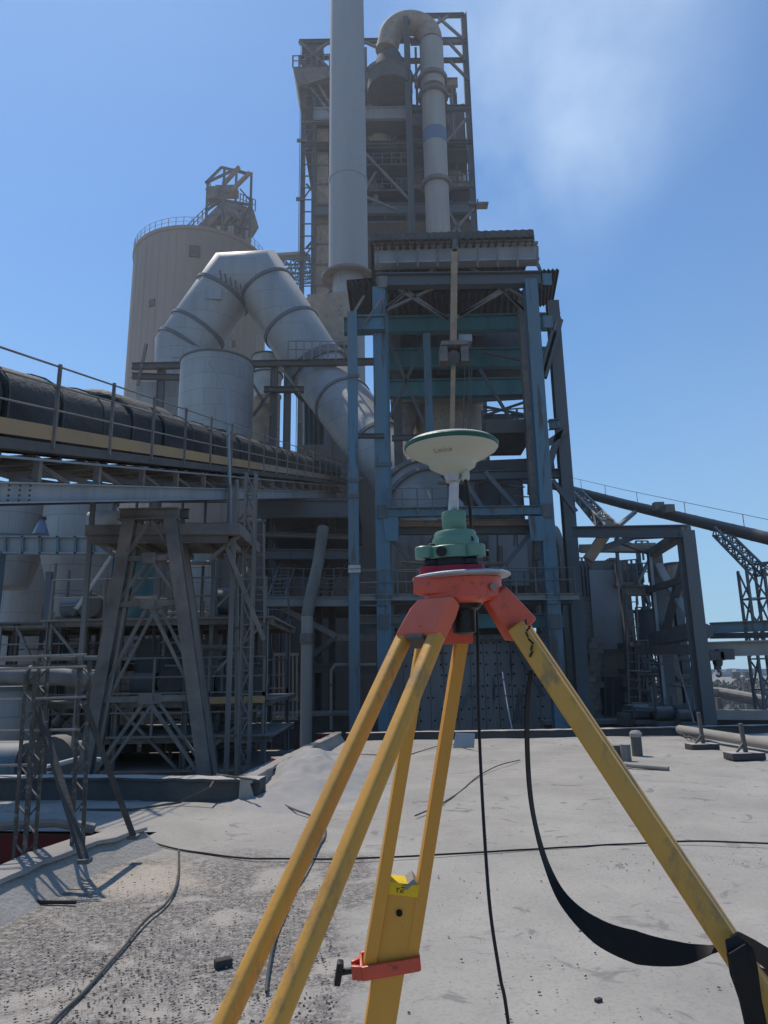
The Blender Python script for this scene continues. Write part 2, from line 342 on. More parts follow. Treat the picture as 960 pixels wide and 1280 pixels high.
hm = N.new('ShaderNodeMapRange'); hm.interpolation_type = 'SMOOTHSTEP'; hm.inputs['From Min'].default_value = .62; hm.inputs['From Max'].default_value = -.12; hm.inputs['To Max'].default_value = .88; L.new(sz.outputs[2], hm.inputs[0])
hx = N.new('ShaderNodeMix'); hx.data_type = 'RGBA'; L.new(hm.outputs[0], hx.inputs[0]); L.new(tn.outputs[2], hx.inputs[6]); hx.inputs[7].default_value = (2.6, 4.0, 5.6, 1); hz = hx.outputs[2]
mx = N.new('ShaderNodeMix'); mx.data_type = 'RGBA'; L.new(cl, mx.inputs[0]); L.new(hz, mx.inputs[6]); mx.inputs[7].default_value = (3.8, 5.2, 7.2, 1)
L.new(mx.outputs[2], bg.inputs[0])
sl = bpy.data.lights.new('sun', 'SUN'); sl.energy = 4.1; sl.angle = R(.6); sl.color = (1, .93, .83)
so = bpy.data.objects.new('sun', sl); C.objects.link(so)
sd = V((sin(SUN_AZ)*cos(SUN_EL), cos(SUN_AZ)*cos(SUN_EL), sin(SUN_EL)))
so.rotation_euler = (-sd).to_track_quat('-Z', 'Y').to_euler()
cam = bpy.data.cameras.new('camera'); cam.sensor_fit = 'VERTICAL'; cam.sensor_height = 24; cam.lens = 24*FP/1280; cam.clip_start = .05; cam.clip_end = 20000
co = bpy.data.objects.new('camera', cam); C.objects.link(co)
co.matrix_world = Matrix.Translation(EYE) @ Matrix((Rt, Up, -Fw)).transposed().to_4x4()
bpy.context.scene.camera = co
sc = bpy.context.scene; sc.view_settings.view_transform = 'Standard'; sc.view_settings.look = 'None'; sc.view_settings.exposure = 0
def smooth(pts, k=6):
    out = []; P = [pts[0]]+pts+[pts[-1]]
    for i in range(1, len(P)-2):
        for j in range(k):
            u = j/k; a, b_, c, d = P[i-1], P[i], P[i+1], P[i+2]
            out.append(.5*((2*b_)+(c-a)*u+(2*a-5*b_+4*c-d)*u*u+(3*b_-a-3*c+d)*u**3))
    return out+[pts[-1]]
# ================================================================ GROUND, FAR PLAIN, ROOF
MB().add([(-9000,-3000,GZ),(9000,-3000,GZ),(9000,16000,GZ),(-9000,16000,GZ)], [(0,1,2,3)]).build('ground', 'plain', kind='structure')
b = MB()                                                                   # low scrub on the plain
for i in range(900):
    Y = random.uniform(45, 420); x = Y*random.uniform(.30, .72); s = random.uniform(.5, 1.6)*(1+Y/300)
    for k in range(7):
        c = V((x+random.uniform(-s,s), Y+random.uniform(-s,s), GZ+random.uniform(.1,.9)*s))
        a = V([random.uniform(-1,1) for _ in range(3)])*s*.45; d = V([random.uniform(-1,1) for _ in range(3)])*s*.45
        b.add([c-a, c+d, c+a, c-d], [(0,1,2,3)])
b.build('scrub', 'scrub', kind='stuff', label='grey green scrub scattered over the dusty plain beyond the plant', cat='scrub')
b = MB()
for i in range(420):
    Y = random.uniform(700, 1900); x = Y*random.uniform(-.2, .9); h = random.uniform(3, 9)
    b.box((x, Y, GZ+h/2), random.uniform(6, 26), 10, h)
b.build('distant_town', 'far_town', kind='stuff', label='far-off low pale buildings along the hazy horizon', cat='town')
# roof outline
oA, oB, oC = G(196, 1040), G(-420, 1036), G(-420, 1330)                     # opening behind the near curb
pk = G(322, 1004); pl = G(95, 1000); pr = G(432, 926); fr = G(1300, 908)
farL = G(-420, 1003)
out = [V((8, -3, 0)), fr + V((0, 0, 0)), pr, pk, pl, farL, oB, oA, oC, V((oC.x, -3, 0))]
for p in out: p.z = 0
from mathutils.geometry import tessellate_polygon
bm = bmesh.new(); vs = [bm.verts.new(p) for p in out]
for tri in tessellate_polygon([out]): bm.faces.new([vs[i] for i in tri])
bmesh.ops.recalc_face_normals(bm, faces=bm.faces)
if sum(f.normal.z for f in bm.faces) < 0: bmesh.ops.reverse_faces(bm, faces=bm.faces)
for ax, lo, hi in ((0, -9, 16), (1, -3, 22)):
    k = lo
    while k < hi:
        co_ = V((k, 0, 0)) if ax == 0 else V((0, k, 0)); no = V((1, 0, 0)) if ax == 0 else V((0, 1, 0))
        bmesh.ops.bisect_plane(bm, geom=bm.verts[:]+bm.edges[:]+bm.faces[:], plane_co=co_, plane_no=no); k += .22
for v in bm.verts:
    if v.is_boundary: continue
    p = v.co; v.co.z += .035*noise.noise(p*.55) + .014*noise.noise(p*1.9+V((9,0,0)))
me = bpy.data.meshes.new('roof_floor'); bm.to_mesh(me); bm.free(); me.polygons.foreach_set('use_smooth', [True]*len(me.polygons))
me.materials.append(M['roof']); ro = bpy.data.objects.new('roof_floor', me); C.objects.link(ro); ro['kind'] = 'structure'
# building walls under the roof
b = MB()
ring = [out[i] for i in (0,1,2,3,4,5,6,7,8,9)]
for i in range(len(ring)):
    p, q = ring[i], ring[(i+1) % len(ring)]
    if i in (6, 7): continue
    d = V((0,0,-.06)); b.add([p+d*.4, q+d*.4, V((q.x,q.y,GZ)), V((p.x,p.y,GZ))], [(0,1,2,3)])
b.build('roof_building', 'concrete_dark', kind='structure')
# red painted steel pit wall behind the near curb
t = thing('roof_pit_lining', 'dark red painted steel lining of the sunken roof opening behind the near curb', 'pit lining', (oB+oA)/2 + V((0,0,-1.6)))
b = MB(); dz = V((0,0,-1.7)); b.prism([oA+V((0,0,-.03)), oB+V((0,0,-.03)), oB+dz, oA+dz], (0, .05, 0)); b.build('side_plate', 'red_paint', t)
b = MB(); b.prism([oC+V((0,0,-.03)), oA+V((0,0,-.03)), oA+dz, oC+dz], (.02, -.06, 0)); b.build('side_plate', 'red_paint', t)
b = MB(); b.add([oA+dz, oB+dz, oC+dz], [(0,1,2)]); b.build('floor_plate', 'red_paint', t)
b = MB(); b.beam(oB+V((0,-.10,-.45)), oA+V((-1.2,-.10,-.45)), .12, .10); b.build('ledge', 'red_paint', t)
b = MB(); b.tube([G(-60,1036,.10), G(20,1030,.11), G(70,1027,.11), G(118,1036,.03)], .05, 8); b.build('rim_pipe', 'steel_dust', t)
# near curb: sloped concrete upstand
def curb(name, pts, hs, w0, w1, m, label, cat='curb', wob=.012, side=1):
    b = MB(); n = 0; vs = []; fs = []; P = []
    for i in range(len(pts)-1):
        k = max(2, int((pts[i+1]-pts[i]).length/.18))
        for j in range(k + (1 if i == len(pts)-2 else 0)): P.append((pts[i].lerp(pts[i+1], j/k), hs[i]+(hs[i+1]-hs[i])*j/k))
    for i, (p, h) in enumerate(P):
        d = (P[min(i+1, len(P)-1)][0]-P[max(i-1, 0)][0]).normalized(); nrm = V((-d.y, d.x, 0))*side
        jt = lambda: random.uniform(-wob, wob)
        c1, c2, c3 = jt(), jt(), jt()
        vs += [p + V((0,0,-.05)), p + nrm*(w1+.012+c1) + V((0,0,h-.045+c2)), p + nrm*(w1-.022+c1) + V((0,0,h-.036+c2)), p + nrm*(w1-.016+c1) + V((0,0,h-.006+c2*.6)), p + nrm*(w1+.01+c1) + V((0,0,h+c2*.5)), p + nrm*(w0+c3*.5) + V((0,0,h+c3*.5)), p + nrm*(w0+.012) + V((0,0,-.06))]
    m5 = len(P)
    for i in range(m5-1):
        for j in range(7): fs.append((i*7+j, i*7+(j+1) % 7, (i+1)*7+(j+1) % 7, (i+1)*7+j))
    fs += [tuple(range(7)), tuple(range((m5-1)*7, m5*7))[::-1]]
    return b.add(vs, fs).build(name, m, label=label, cat=cat, sharp=25)
curb('roof_curb', [G(-420, 1368), G(0, 1166), G(130, 1098), G(214, 1064)], [.20,.21,.21,.18], .50, .27, 'concrete', 'sloped grey concrete curb beside the red roof opening, dusty ledge on top', wob=.014)
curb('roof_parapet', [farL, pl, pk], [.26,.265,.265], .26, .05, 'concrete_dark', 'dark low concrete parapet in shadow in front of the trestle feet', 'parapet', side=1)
curb('roof_parapet', [pk, G(365, 970), pr], [.27,.25,.20], .22, .10, 'concrete', 'pale broken parapet climbing past the sand heap', 'parapet', side=1)
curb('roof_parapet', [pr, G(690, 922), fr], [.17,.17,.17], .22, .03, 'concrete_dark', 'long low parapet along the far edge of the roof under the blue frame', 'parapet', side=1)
# sand heap
b = MB(); vs = []; fs = []; c0 = G(392, 975); n = 60
for i in range(n+1):
    for j in range(n+1):
        x = (i/n-.5)*2.6; y = (j/n-.5)*5.2; r = math.hypot(x/1.2, y/2.5); h = max(0, 1-r)**1.1*.42
        p = c0+V((x+ y*.10, y, 0)); h = h*(1+.4*noise.noise(p*2.2)+.22*noise.noise(p*6)) + .014*noise.noise(p*11) - .02
        vs.append((p.x, p.y, h)); 
for i in range(n):
    for j in range(n): a = i*(n+1)+j; fs.append((a, a+1, a+n+2, a+n+1))
b.add(vs, fs).build('sand_heap', 'sand', label='low heap of pale sand against the broken parapet', cat='sand heap', sharp=80)
# broken concrete + red pieces at the climbing parapet
for (x, y, s, mm, lb) in ((358, 953, .34, 'red_paint', 'red painted block lying outside the pale parapet, nearer one'), (407, 921, .3, 'red_paint', 'red painted block at the far corner of the pale parapet')):
    p = G(x, y, .12); MB().box(p, s*1.3, s, .16, .4).build('painted_block', mm, label=lb, cat='block', bevel=.012)
# leaning pale sheet
p = G(580, 935, .02); q = p+V((.0,.10,.30))
b = MB(); b.prism([p+V((-.22,0,0)), p+V((.20,0,0)), q+V((.24,0,-.04)), q+V((-.14,0,-.02))], (0,.02,0)); b.build('leaning_sheet', 'steel_pale', label='small pale metal sheet leaning on the far parapet behind the tripod', cat='metal sheet')
# pebbles
def stone(b, c, s):
    n = 5; vs = [c+V((0,0,s*.7*random.uniform(.7,1)))]; 
    for i in range(n): a = 2*pi*i/n+random.random(); rr = s*random.uniform(.6,1.1); vs.append(c+V((cos(a)*rr, sin(a)*rr, s*random.uniform(-.1,.3))))
    b.add(vs, [(0, i+1, (i+1) % n+1) for i in range(n)])
b = MB()
for i in range(4200):
    x, y = random.uniform(-20, 420), random.uniform(1090, 1400)
    if y < 1170-x*.5: continue
    stone(b, G(x, y, .012), random.choice((.003,.004,.006,.009)))
for i in range(420):
    p = G(random.uniform(250, 960), random.uniform(930, 1330), .008)
    stone(b, p, random.choice((.003,.004,.006,.010)))
for cx, cy, rx, ry, k in ((800, 1075, 160, 14, 150), (590, 1100, 60, 40, 25), (150, 1210, 160, 60, 500), (740, 1040, 60, 40, 30), (640,1210,90,60,25)):
    for i in range(k): stone(b, G(random.gauss(cx, rx/2), random.gauss(cy, ry/2), .008), random.choice((.003,.005,.008)))
b.build('gravel', 'pebble', kind='stuff', label='loose dark grit and pebbles strewn over the dusty roof', cat='gravel')
for i, (x, y, s, lb) in enumerate(((279, 1203, .052, 'dark broken block lying left of the front tripod leg'), (748, 1250, .02, 'small dark stone near the bottom edge right of the hanging cable'), (888, 1213-40, .012, 'tiny dark stone beside the strap'))):
    if i == 2: continue
    c = G(x, y, s*.35); MB().box(c, s*1.7, s, s*.75, .5).build('stone_chunk', 'pebble', label=lb, cat='stone', bevel=s*.12)
# cables lying on the roof
def lay(pts, r, m, label, z=.02, name='cable', wob=1.5):
    P = []
    for i in range(len(pts)-1):
        (x0, y0), (x1, y1) = pts[i], pts[i+1]; k = max(3, int(math.hypot(x1-x0, y1-y0)/14))
        for j in range(k): f = j/k; P.append(G(x0+(x1-x0)*f+random.uniform(-wob,wob)*.6, y0+(y1-y0)*f+random.uniform(-wob,wob)*.25, z))
    P.append(G(*pts[-1], z)); b = MB(); b.tube(smooth(P[::2]+([P[-1]] if len(P) % 2 == 0 else []), 4), r, 6); return b.build(name, m, label=label, cat='cable')
lay([(172,1046),(210,1060),(300,1073),(420,1074),(520,1070),(640,1063),(760,1056),(870,1051),(1010,1056)], .0075, 'cable_black', 'thin black cable running right across the roof behind the tripod', wob=.6)
lay([(224,1062),(222,1108),(205,1132),(178,1152),(158,1180),(130,1212),(100,1245),(60,1283),(20,1330)], .0085, 'cable_grey', 'twisted grey wire trailing from the sand spill to the lower left corner', wob=1)
lay([(0,1122),(50,1128),(95,1128)], .012, 'cable_black', 'short black cable at the foot of the near curb')
lay([(404,1048),(392,1075),(370,1110),(352,1150),(340,1190),(333,1240)], .008, 'cable_grey', 'grey wire winding behind the two front tripod rods', wob=2.2)
lay([(330,985),(350,1005),(395,1022),(410,1040),(398,1058)], .01, 'cable_grey', 'thin wire curling down from the parapet corner')
b = MB(); b.tube([G(100,1012,.02), G(165,1012,.03), G(225,1003,.05), G(262,985,.2), D(272,968,8.6*1.02), G(320,975,.29)], .013, 6); b.build('cable', 'cable_grey', label='pale hose draped over the dark parapet', cat='cable')
lay([(440,942),(500,946),(560,930),(600,940)], .008, 'cable_grey', 'thin wire lying in front of the far parapet')
lay([(520,1020),(560,1000),(610,960),(650,950)], .008, 'cable_grey', 'wire crossing the pale roof between the tripod legs', wob=3)
b = MB()                                                                      # loose bundle near the pipe
for k in range(5):
    P = [G(842+random.uniform(-4,4), 912, .12)]; 
    for j in range(5): P.append(G(845+j*9+random.uniform(-5,5), 912+j*4+random.uniform(-3,3), .04+.05*random.random()))
    b.tube(P, .011, 5)
b.build('wire_tangle', 'cable_grey', label='tangle of loose pale wires at the end of the long pipe', cat='wire')
# pipe, weighted post bases, vents, short pipe
b = MB(); b.cyl(G(850,912,.14), G(1060,946,.16), .10, n=20); b.build('roof_pipe', 'concrete', label='long pale pipe lying along the far right of the roof', cat='pipe')
def post_base(x, y, sx, hpx, label):
    c = G(x, y, 0); t = thing('weighted_post', label, 'post', c, 'dark posts on concrete feet')
    MB().box(c+V((0,0,.055)), sx, .30, .11, .05).build('foot', 'concrete_dark', t, bevel=.01)
    top = D(x, y-hpx, (c-EYE).dot(Fw)); h = top.z
    b = MB(); b.beam(c+V((.03,0,.11)), c+V((.0,0,h)), .055); b.build('post', 'steel_dark', t)
    b = MB(); b.beam(c+V((-.12,0,.11)), c+V((.02,0,.26)), .03); b.build('stay', 'steel_dark', t)
    return t
post_base(878, 937, .52, 46, 'thin dark post on a concrete foot, the farther one by the blue column')
post_base(931, 949, .56, 44, 'thick dark post on a concrete foot, the nearer one at the right edge')
c = G(797, 945, 0); t = thing('vent_pipe', 'capped roof vent pipe standing rearmost of the little group', 'vent', c)
b = MB(); b.cyl(c, c+V((0,0,.38)), .09, n=18); b.build('pipe', 'steel_dark', t); b = MB(); b.lathe(c+V((0,0,.38)), [(.10,-.06),(.105,0),(.07,.04),(.01,.05)], 18); b.build('cap', 'concrete', t)
c = G(783, 951, 0); b = MB(); b.cyl(c, c+V((0,0,.26)), .085, n=18); b.build('vent_pipe', 'steel_grey', label='short grey roof vent pipe in the middle of the little group', cat='vent')
c = G(770, 950, 0); b = MB(); b.box(c+V((0,0,.12)), .17, .2, .24, .2); b.build('vent_box', 'steel_dark', label='small dark vent box beside the short grey vent pipes', cat='vent box', bevel=.01)
b = MB(); b.tube([G(777,955,.05), G(790,957,.05), G(836,961,.04)], .035, 10); b.build('pipe_offcut', 'steel_grey', label='short bent pipe lying in front of the vent pipes', cat='pipe')
# rusty lattice stand at the left
t = thing('lattice_stand', 'rusty perforated steel stand with raking braces straddling the left curb', 'stand', G(95, 1085, 0))
def post(x0, y0, x1, y1, Y0, Y1, w=.075, name='post', holes=True):
    p = A(x0, y0, Y0); q = A(x1, y1, Y1); b = MB(); x, y, z = frame(p, q)
    b.beam(p-x*w*.5, q-x*w*.5, w*.34, w*.2); b.beam(p+x*w*.5, q+x*w*.5, w*.34, w*.2); n = int((q-p).length/(w*1.7))
    for k in range(n):
        c = p.lerp(q, (k+.5)/n); dd = z*w*.5; s = 1 if k % 2 else -1; b.beam(c-x*w*.45*s-dd, c+x*w*.45*s+dd, w*.3, w*.12)
    return b.build(name, 'rusty_post', t)
post(22, 1100, 38, 840, 5.6, 5.75); post(37, 1072, 56, 812, 5.9, 6.05); post(96, 1075, 106, 826, 5.85, 5.95, .085)
for a in ((47, 885, 106, 1076), (106, 880, 167, 1046)):
    p = A(a[0], a[1], 5.9); q = G(a[2], a[3], .20); b = MB(); b.beam(p, q, .048, .04); b.build('brace', 'brace_dark', t)
    MB().box(q+V((0,0,-.0)), .08, .08, .03).build('foot_plate', 'steel_dark', t)
for y0, y1, x1 in ((824, 818, 108), (838,833,108), (877, 871, 108), (915, 912, 100), (959, 956, 42)):
    b = MB(); b.tube([A(-60, y0, 5.7), A(x1, y1, 5.9)], .012, 6); b.build('rail', 'steel_grey', t)
# ================================================================ TRIPOD
HC = D(577, 724, 1.24)                                                         # under side of the plate, centre
zl = V((0,0,1))
t = thing('survey_tripod', 'yellow wooden surveying tripod with red cast head standing on the roof', 'tripod', V((HC.x, HC.y, 0)))
tilt = V((-.035, -.02, 1)).normalized()
b = MB(); b.lathe(HC, [(.058,-.002),(.082,.0),(.0865,.0025),(.086,.0055),(.082,.0075),(.03,.008)], 48, tilt); b.build('head_plate', 'silver_plate', t)
b = MB()
b.lathe(HC, [(.045,-.044),(.06,-.042),(.068,-.036),(.069,-.002)], 40, tilt)
b.build('head_body', 'orange_cast', t, bevel=0)
b = MB(); b.lathe(HC+V((0,0,-.046)), [(.012,-.05),(.02,-.047),(.022,-.01),(.03,-.006),(.035,.004)], 20, tilt); b.build('centring_screw', 'black_plastic', t)
def leg(hL, hR, eL, eR, capmat, wood, wr, foot_t=1.55, clamp_t=1.0, board_t=.72, capstyle=0, hinge=None, lbl=False, face=None):
    """rods hL-eL and hR-eR, board slides between them, foot on the roof"""
    b = MB(); up = (eL-hL).cross(hR-hL).normalized()
    if face is None: face = up if up.y < 0 else -up
    for h, e in ((hL, eL), (hR, eR)): b.beam(h, e, wr[0], wr[1], face)
    lg = b.build('leg', wood, t, bevel=wr[2], seg=3, sharp=50)
    mh = (hL+hR)/2; me_ = (eL+eR)/2; ax = (me_-mh); n_ = ax.normalized(); Lr = ax.length
    foot = mh + n_*((0-mh.z)/n_.z)
    sp = (eR-eL); sx = sp.normalized(); bw = sp.length-wr[0]*.95
    b = MB(); b0 = mh+ax*board_t; b.beam(b0, b0.lerp(foot, .93), bw, wr[1]*.78, face); b.build('extension_board', 'wood_plank', lg, bevel=.002)
    b = MB(); b.cyl(b0.lerp(foot, .93), foot+V((0,0,.002)), .016, .004, 12); b.build('foot_spike', 'steel_dark', lg)
    f_ = face
    # clamp band round both rods
    cc = mh+ax*clamp_t; xx = sx; hw = sp.length/2+wr[0]*.62; hd = wr[1]*.72; 
    b = MB(); zz = xx.cross(f_).normalized()
    for s in (-1, 1): b.beam(cc+f_*hd*s-xx*hw, cc+f_*hd*s+xx*hw, .026, .005, f_)
    for s in (-1, 1): b.beam(cc+xx*hw*s-f_*hd, cc+xx*hw*s+f_*hd, .026, .005, xx)
    s = -1 if xx.x > 0 else 1
    b.beam(cc+xx*(hw*s)+f_*hd*.9, cc+xx*((hw+.018)*s)+f_*hd*.6, .026, .006, f_); b.beam(cc+xx*(hw*s)-f_*hd*.3, cc+xx*((hw+.018)*s)-f_*0, .026, .006, f_)
    b.build('clamp_band', 'orange_cast', lg, bevel=.0012)
    b = MB(); k0 = cc+xx*((hw+.012)*s)+f_*hd*.35; b.cyl(k0, k0+xx*.026*s, .0055, n=12); b.build('clamp_bolt', 'black_plastic', lg)
    b = MB(); kd = k0+xx*.030*s; b.beam(kd-n_*.021, kd+n_*.021, .012, .016, f_); b.build('clamp_knob', 'black_plastic', lg, bevel=.003)
    return lg, b0, sx, n_, face, bw
# front leg
h1L, h1R = D(509, 789, 1.235), D(549, 787, 1.195); e1L, e1R = D(283, 1275, .90), D(347, 1275, .865)
lg, b0, sx, n_, fc, bw = leg(h1L, h1R, h1L.lerp(e1L, 1.55), h1R.lerp(e1R, 1.55), 'salmon_sunlit_cast', 'wood_ochre', (.0245, .027, .009), clamp_t=.97, board_t=.75)
def cap(lg, hL, hR, ax, top, m, over=.018, thick=.036, drop=.018, wtop=.6):
    sx = (hR-hL); hw = sx.length/2+over; sx = sx.normalized(); mid = (hL+hR)/2; fc = sx.cross(ax).normalized(); 
    if fc.y > 0: fc = -fc
    a = mid+ax*drop; vs = []; tp = top
    for c, ww, th in ((a, hw, thick), (mid.lerp(tp, .62), hw*.92, thick*1.05), (tp, hw*wtop, thick*.8)):
        vs += [c-sx*ww-fc*th/2, c+sx*ww-fc*th/2, c+sx*ww+fc*th/2, c-sx*ww+fc*th/2]
    b = MB(); b.add(vs, [(0,1,2,3),(11,10,9,8)]+[(k*4+i, k*4+(i+1) % 4, k*4+4+(i+1) % 4, k*4+4+i) for k in range(2) for i in range(4)])
    o = b.build('hinge_cap', m, lg, bevel=.0055, seg=3, sharp=45)
    return sx, fc, a, hw
ax1 = (e1L-h1L).normalized()
sx1, f1, a1, hw1 = cap(lg, h1L, h1R, ax1, D(549, 752, 1.19), 'salmon_sunlit_cast', over=.009, thick=.034, wtop=.86)
b = MB(); c = a1+ax1*.002; b.beam(c-sx1*hw1*.40-f1*.002, c+sx1*hw1*.40-f1*.002, .010, .034, f1); b.build('cap_gap_shade', 'steel_dark', lg, bevel=.002)  # dark strip standing in for the shaded recess between the rods
b = MB(); c = a1-ax1*.023+f1*.0215; b.beam(c-sx1*.018, c+sx1*.014, .0012, .002, f1); b.beam(c+sx1*.010+ax1*.004, c+sx1*.010+ax1*.014, .006, .004, f1); b.build('cap_ridge', 'orange_cast', lg)
# lug joining head to the front cap
b = MB(); b.beam(D(520, 733, 1.215), D(577, 731, 1.185), .034, .03); b.build('hinge_lug', 'orange_cast', t, bevel=.004)
# back leg
h2L, h2R = D(530, 793, 1.30), D(578, 792, 1.305); e2L, e2R = D(461, 1208, 1.30), D(513, 1199, 1.31)
lg2, b0, sx, n_, fc, bw = leg(h2L, h2R, e2L, e2R, 'orange_cast', 'wood_plank', (.0225, .030, .003), clamp_t=.995, board_t=.765)
ax2 = (e2L-h2L).normalized()
b = MB(); sxx = (h2R-h2L).normalized(); fcc = sxx.cross(ax2).normalized(); fcc = fcc if fcc.y < 0 else -fcc
m2 = (h2L+h2R)/2; b.beam(m2-sxx*.052+ax2*-.006, m2+sxx*.052+ax2*-.006, .044, .036, fcc); 
b.beam(m2+sxx*.043-ax2*.02, D(590, 757, 1.29), .02, .034, fcc, w2=.012); b.beam(m2-sxx*.043-ax2*.02, D(528, 757, 1.29), .02, .034, fcc, w2=.012)
b.build('hinge_cap', 'orange_cast', lg2, bevel=.004)
b = MB(); b.beam(b0-n_*.0115, b0+n_*.0115, bw*1.02, .0275, fc); b.build('scale_label', 'label_yellow', lg2, bevel=.001)
b = MB(); xx = (e2R-e2L).normalized()
for u0, u1, v0, v1 in ((-.012,-.006,-.004,-.003),(-.010,-.009,-.003,.004),(-.004,.002,-.005,-.004),(.001,.002,-.004,.001),(-.004,.001,.0,.001),(-.004,-.003,.001,.005),(-.004,.002,.004,.005),(-.003,.009,-.009,-.0085)):
    b.beam(b0+xx*(u0*1.1)+n_*((v0+v1)/2)+fc*.0142, b0+xx*(u1*1.1)+n_*((v0+v1)/2)+fc*.0142, max(.0012, abs(v1-v0)), .0006, fc)
b.build('label_marks', 'black_plastic', lg2)
b = MB(); b.beam(b0+xx*.008-n_*.0117, b0+xx*.017-n_*.002, .0235, .0292, fc); b.build('label_scuff', 'steel_grey', lg2)
b = MB(); k = b0+n_*.043; b.cyl(k+fc*.013, k+fc*.0165, .0058, n=18); b.build('peg_hole', 'hole_dark', lg2)
# right leg, seen edge-on: the two rods stand one behind the other
h3a, h3b = D(645, 783, 1.19), D(650, 781, 1.255); e3a, e3b = D(925, 1203, .915), D(928, 1200, .965)
lg3, *_ = leg(h3b, h3a, h3b.lerp(e3b, 1.35), h3a.lerp(e3a, 1.35), 'orange_cast', 'wood_ochre', (.026, .031, .006), clamp_t=.97, board_t=.72)
ax3 = (e3a-h3a).normalized(); mid = (h3a+h3b)/2
b = MB(); b.beam(mid+ax3*.010, D(617, 742, 1.21), .062, .034, V((0,-1,.3)).normalized(), w2=.045, h2=.028)
b.build('hinge_cap', 'orange_cast', lg3, bevel=.006, seg=3)
b = MB(); b.cyl(D(617, 733, 1.175), D(617, 733, 1.25), .006, n=16); b.build('hinge_pin', 'steel_grey', t)
# ---- tribrach
TC = HC + tilt*.008
t = thing('tribrach', 'green levelling tribrach with black foot screws on a crimson base', 'tribrach', TC)
def lobes(b, z0, z1, rc, rl, off, a0=200, n=28, sc=1):
    c = TC+tilt*z0
    b.lathe(c, [(rc,0),(rc,(z1-z0)*.93),(rc*.97,z1-z0)], 36, tilt)
    for k in range(3):
        a = R(a0+120*k); o = V((cos(a)*off, sin(a)*off, 0)); b.lathe(c+o, [(rl,.0003),(rl,(z1-z0)*.9),(rl*.9,(z1-z0)*.985)], n, tilt)
TC0 = TC; TC = TC + V((-.015, 0, 0))
b = MB(); lobes(b, 0, .013, .046, .022, .040); b.build('base_plate', 'crimson', t)
for k in range(3):
    a = R(200+120*k); o = V((cos(a)*.037, sin(a)*.037, 0)); b = MB(); prof = []
    for z in (.012, .015, .023, .026): prof.append((.0125 if z in (.012,.026) else .0165, z))
    b.lathe(TC+o, prof, 20, tilt); b.build('foot_screw', 'black_plastic', t)
b = MB(); b.lathe(TC, [(.026,.012),(.040,.014),(.040,.027),(.03,.028)], 36, tilt); b.build('lower_ring', 'black_plastic', t)
b = MB(); lobes(b, .0262, .0478, .047, .0180, .050); b.build('body', 'green_body', t)
b = MB(); b.lathe(TC+V((.009,0,0)), [(.041,.046),(.0415,.061),(.040,.0655)], 40, tilt); b.lathe(TC+V((.009,0,0)), [(.038,.063),(.0375,.073),(.035,.0765),(.022,.078)], 40, tilt); b.build('upper_body', 'green_body', t)
b = MB(); b.cyl(TC+V((-.018,-.035,.037)), TC+V((-.024,-.054,.033)), .0075, .009, 14); b.build('locking_knob', 'black_plastic', t, bevel=.001)
b = MB(); b.cyl(TC+V((.040,-.02,.034)), TC+V((.062,-.024,.034)), .004, .006, 12); b.build('side_screw', 'black_plastic', t)
b = MB(); b.cyl(TC+V((.037,-.018,.058)), TC+V((.030,-.034,.058)), .005, .005, 12); b.build('catch', 'black_plastic', t)
b = MB(); b.lathe(TC+V((-.036,-.013,0)), [(.007,.047),(.007,.052),(.003,.054)], 14, tilt); b.build('bubble_cap', 'black_plastic', t)
AX = TC+V((.009,0,0))
t2 = thing('carrier', 'green cylindrical carrier holding the pale metal antenna pole', 'carrier', AX+V((0,0,.073)))
b = MB(); b.lathe(AX, [(.0195,.0775),(.0215,.081),(.0218,.109),(.0205,.113),(.008,.114)], 32, tilt); b.build('sleeve', 'green_body', t2)
TP = D(568, 597, 1.235)
b = MB(); b0_ = AX+tilt*.113; b.cyl(b0_, TP, .0085, .0082, 20); b.build('pole', 'pole_alu', t2)
b = MB(); pm = b0_.lerp(TP, .36); b.cyl(b0_, pm, .0092, .0092, 20); b.build('pole_sleeve', 'pole_alu', t2)
# ---- antenna
ta = D(566, 596, 1.235)
axn = V((-.012, -.03, 1)).normalized()
t = thing('satellite_antenna', 'round cream dish-shaped satellite positioning antenna with green rim on top of the pole', 'antenna', ta)
b = MB(); b.lathe(ta, [(.010,-.002),(.013,.0),(.016,.004),(.024,.008),(.040,.017),(.0425,.024),(.045,.0275),(.066,.038),(.079,.0465),(.0815,.050)], 64, axn); b.build('lower_shell', 'cream_plastic', t, sharp=50)
b = MB(); b.lathe(ta, [(.0812,.0497),(.0832,.052),(.0832,.057),(.080,.060)], 64, axn); b.build('rim_band', 'green_trim', t)
b = MB(); b.lathe(ta, [(.0805,.0595),(.074,.064),(.05,.068),(.02,.070),(.002,.0705)], 64, axn); b.build('upper_dome', 'cream_plastic', t, sharp=60)
b = MB(); b.lathe(ta, [(.0095,-.010),(.0125,-.009),(.015,.0),(.015,.004)], 28, axn); b.build('mount_collar', 'silver_plate', t)
cn = ta+V((.021,-.006,.008)); b = MB(); b.cyl(cn, cn+V((.0,-.002,-.016)), .0078, .0072, 16); b.build('connector', 'cream_plastic', t, bevel=.001)
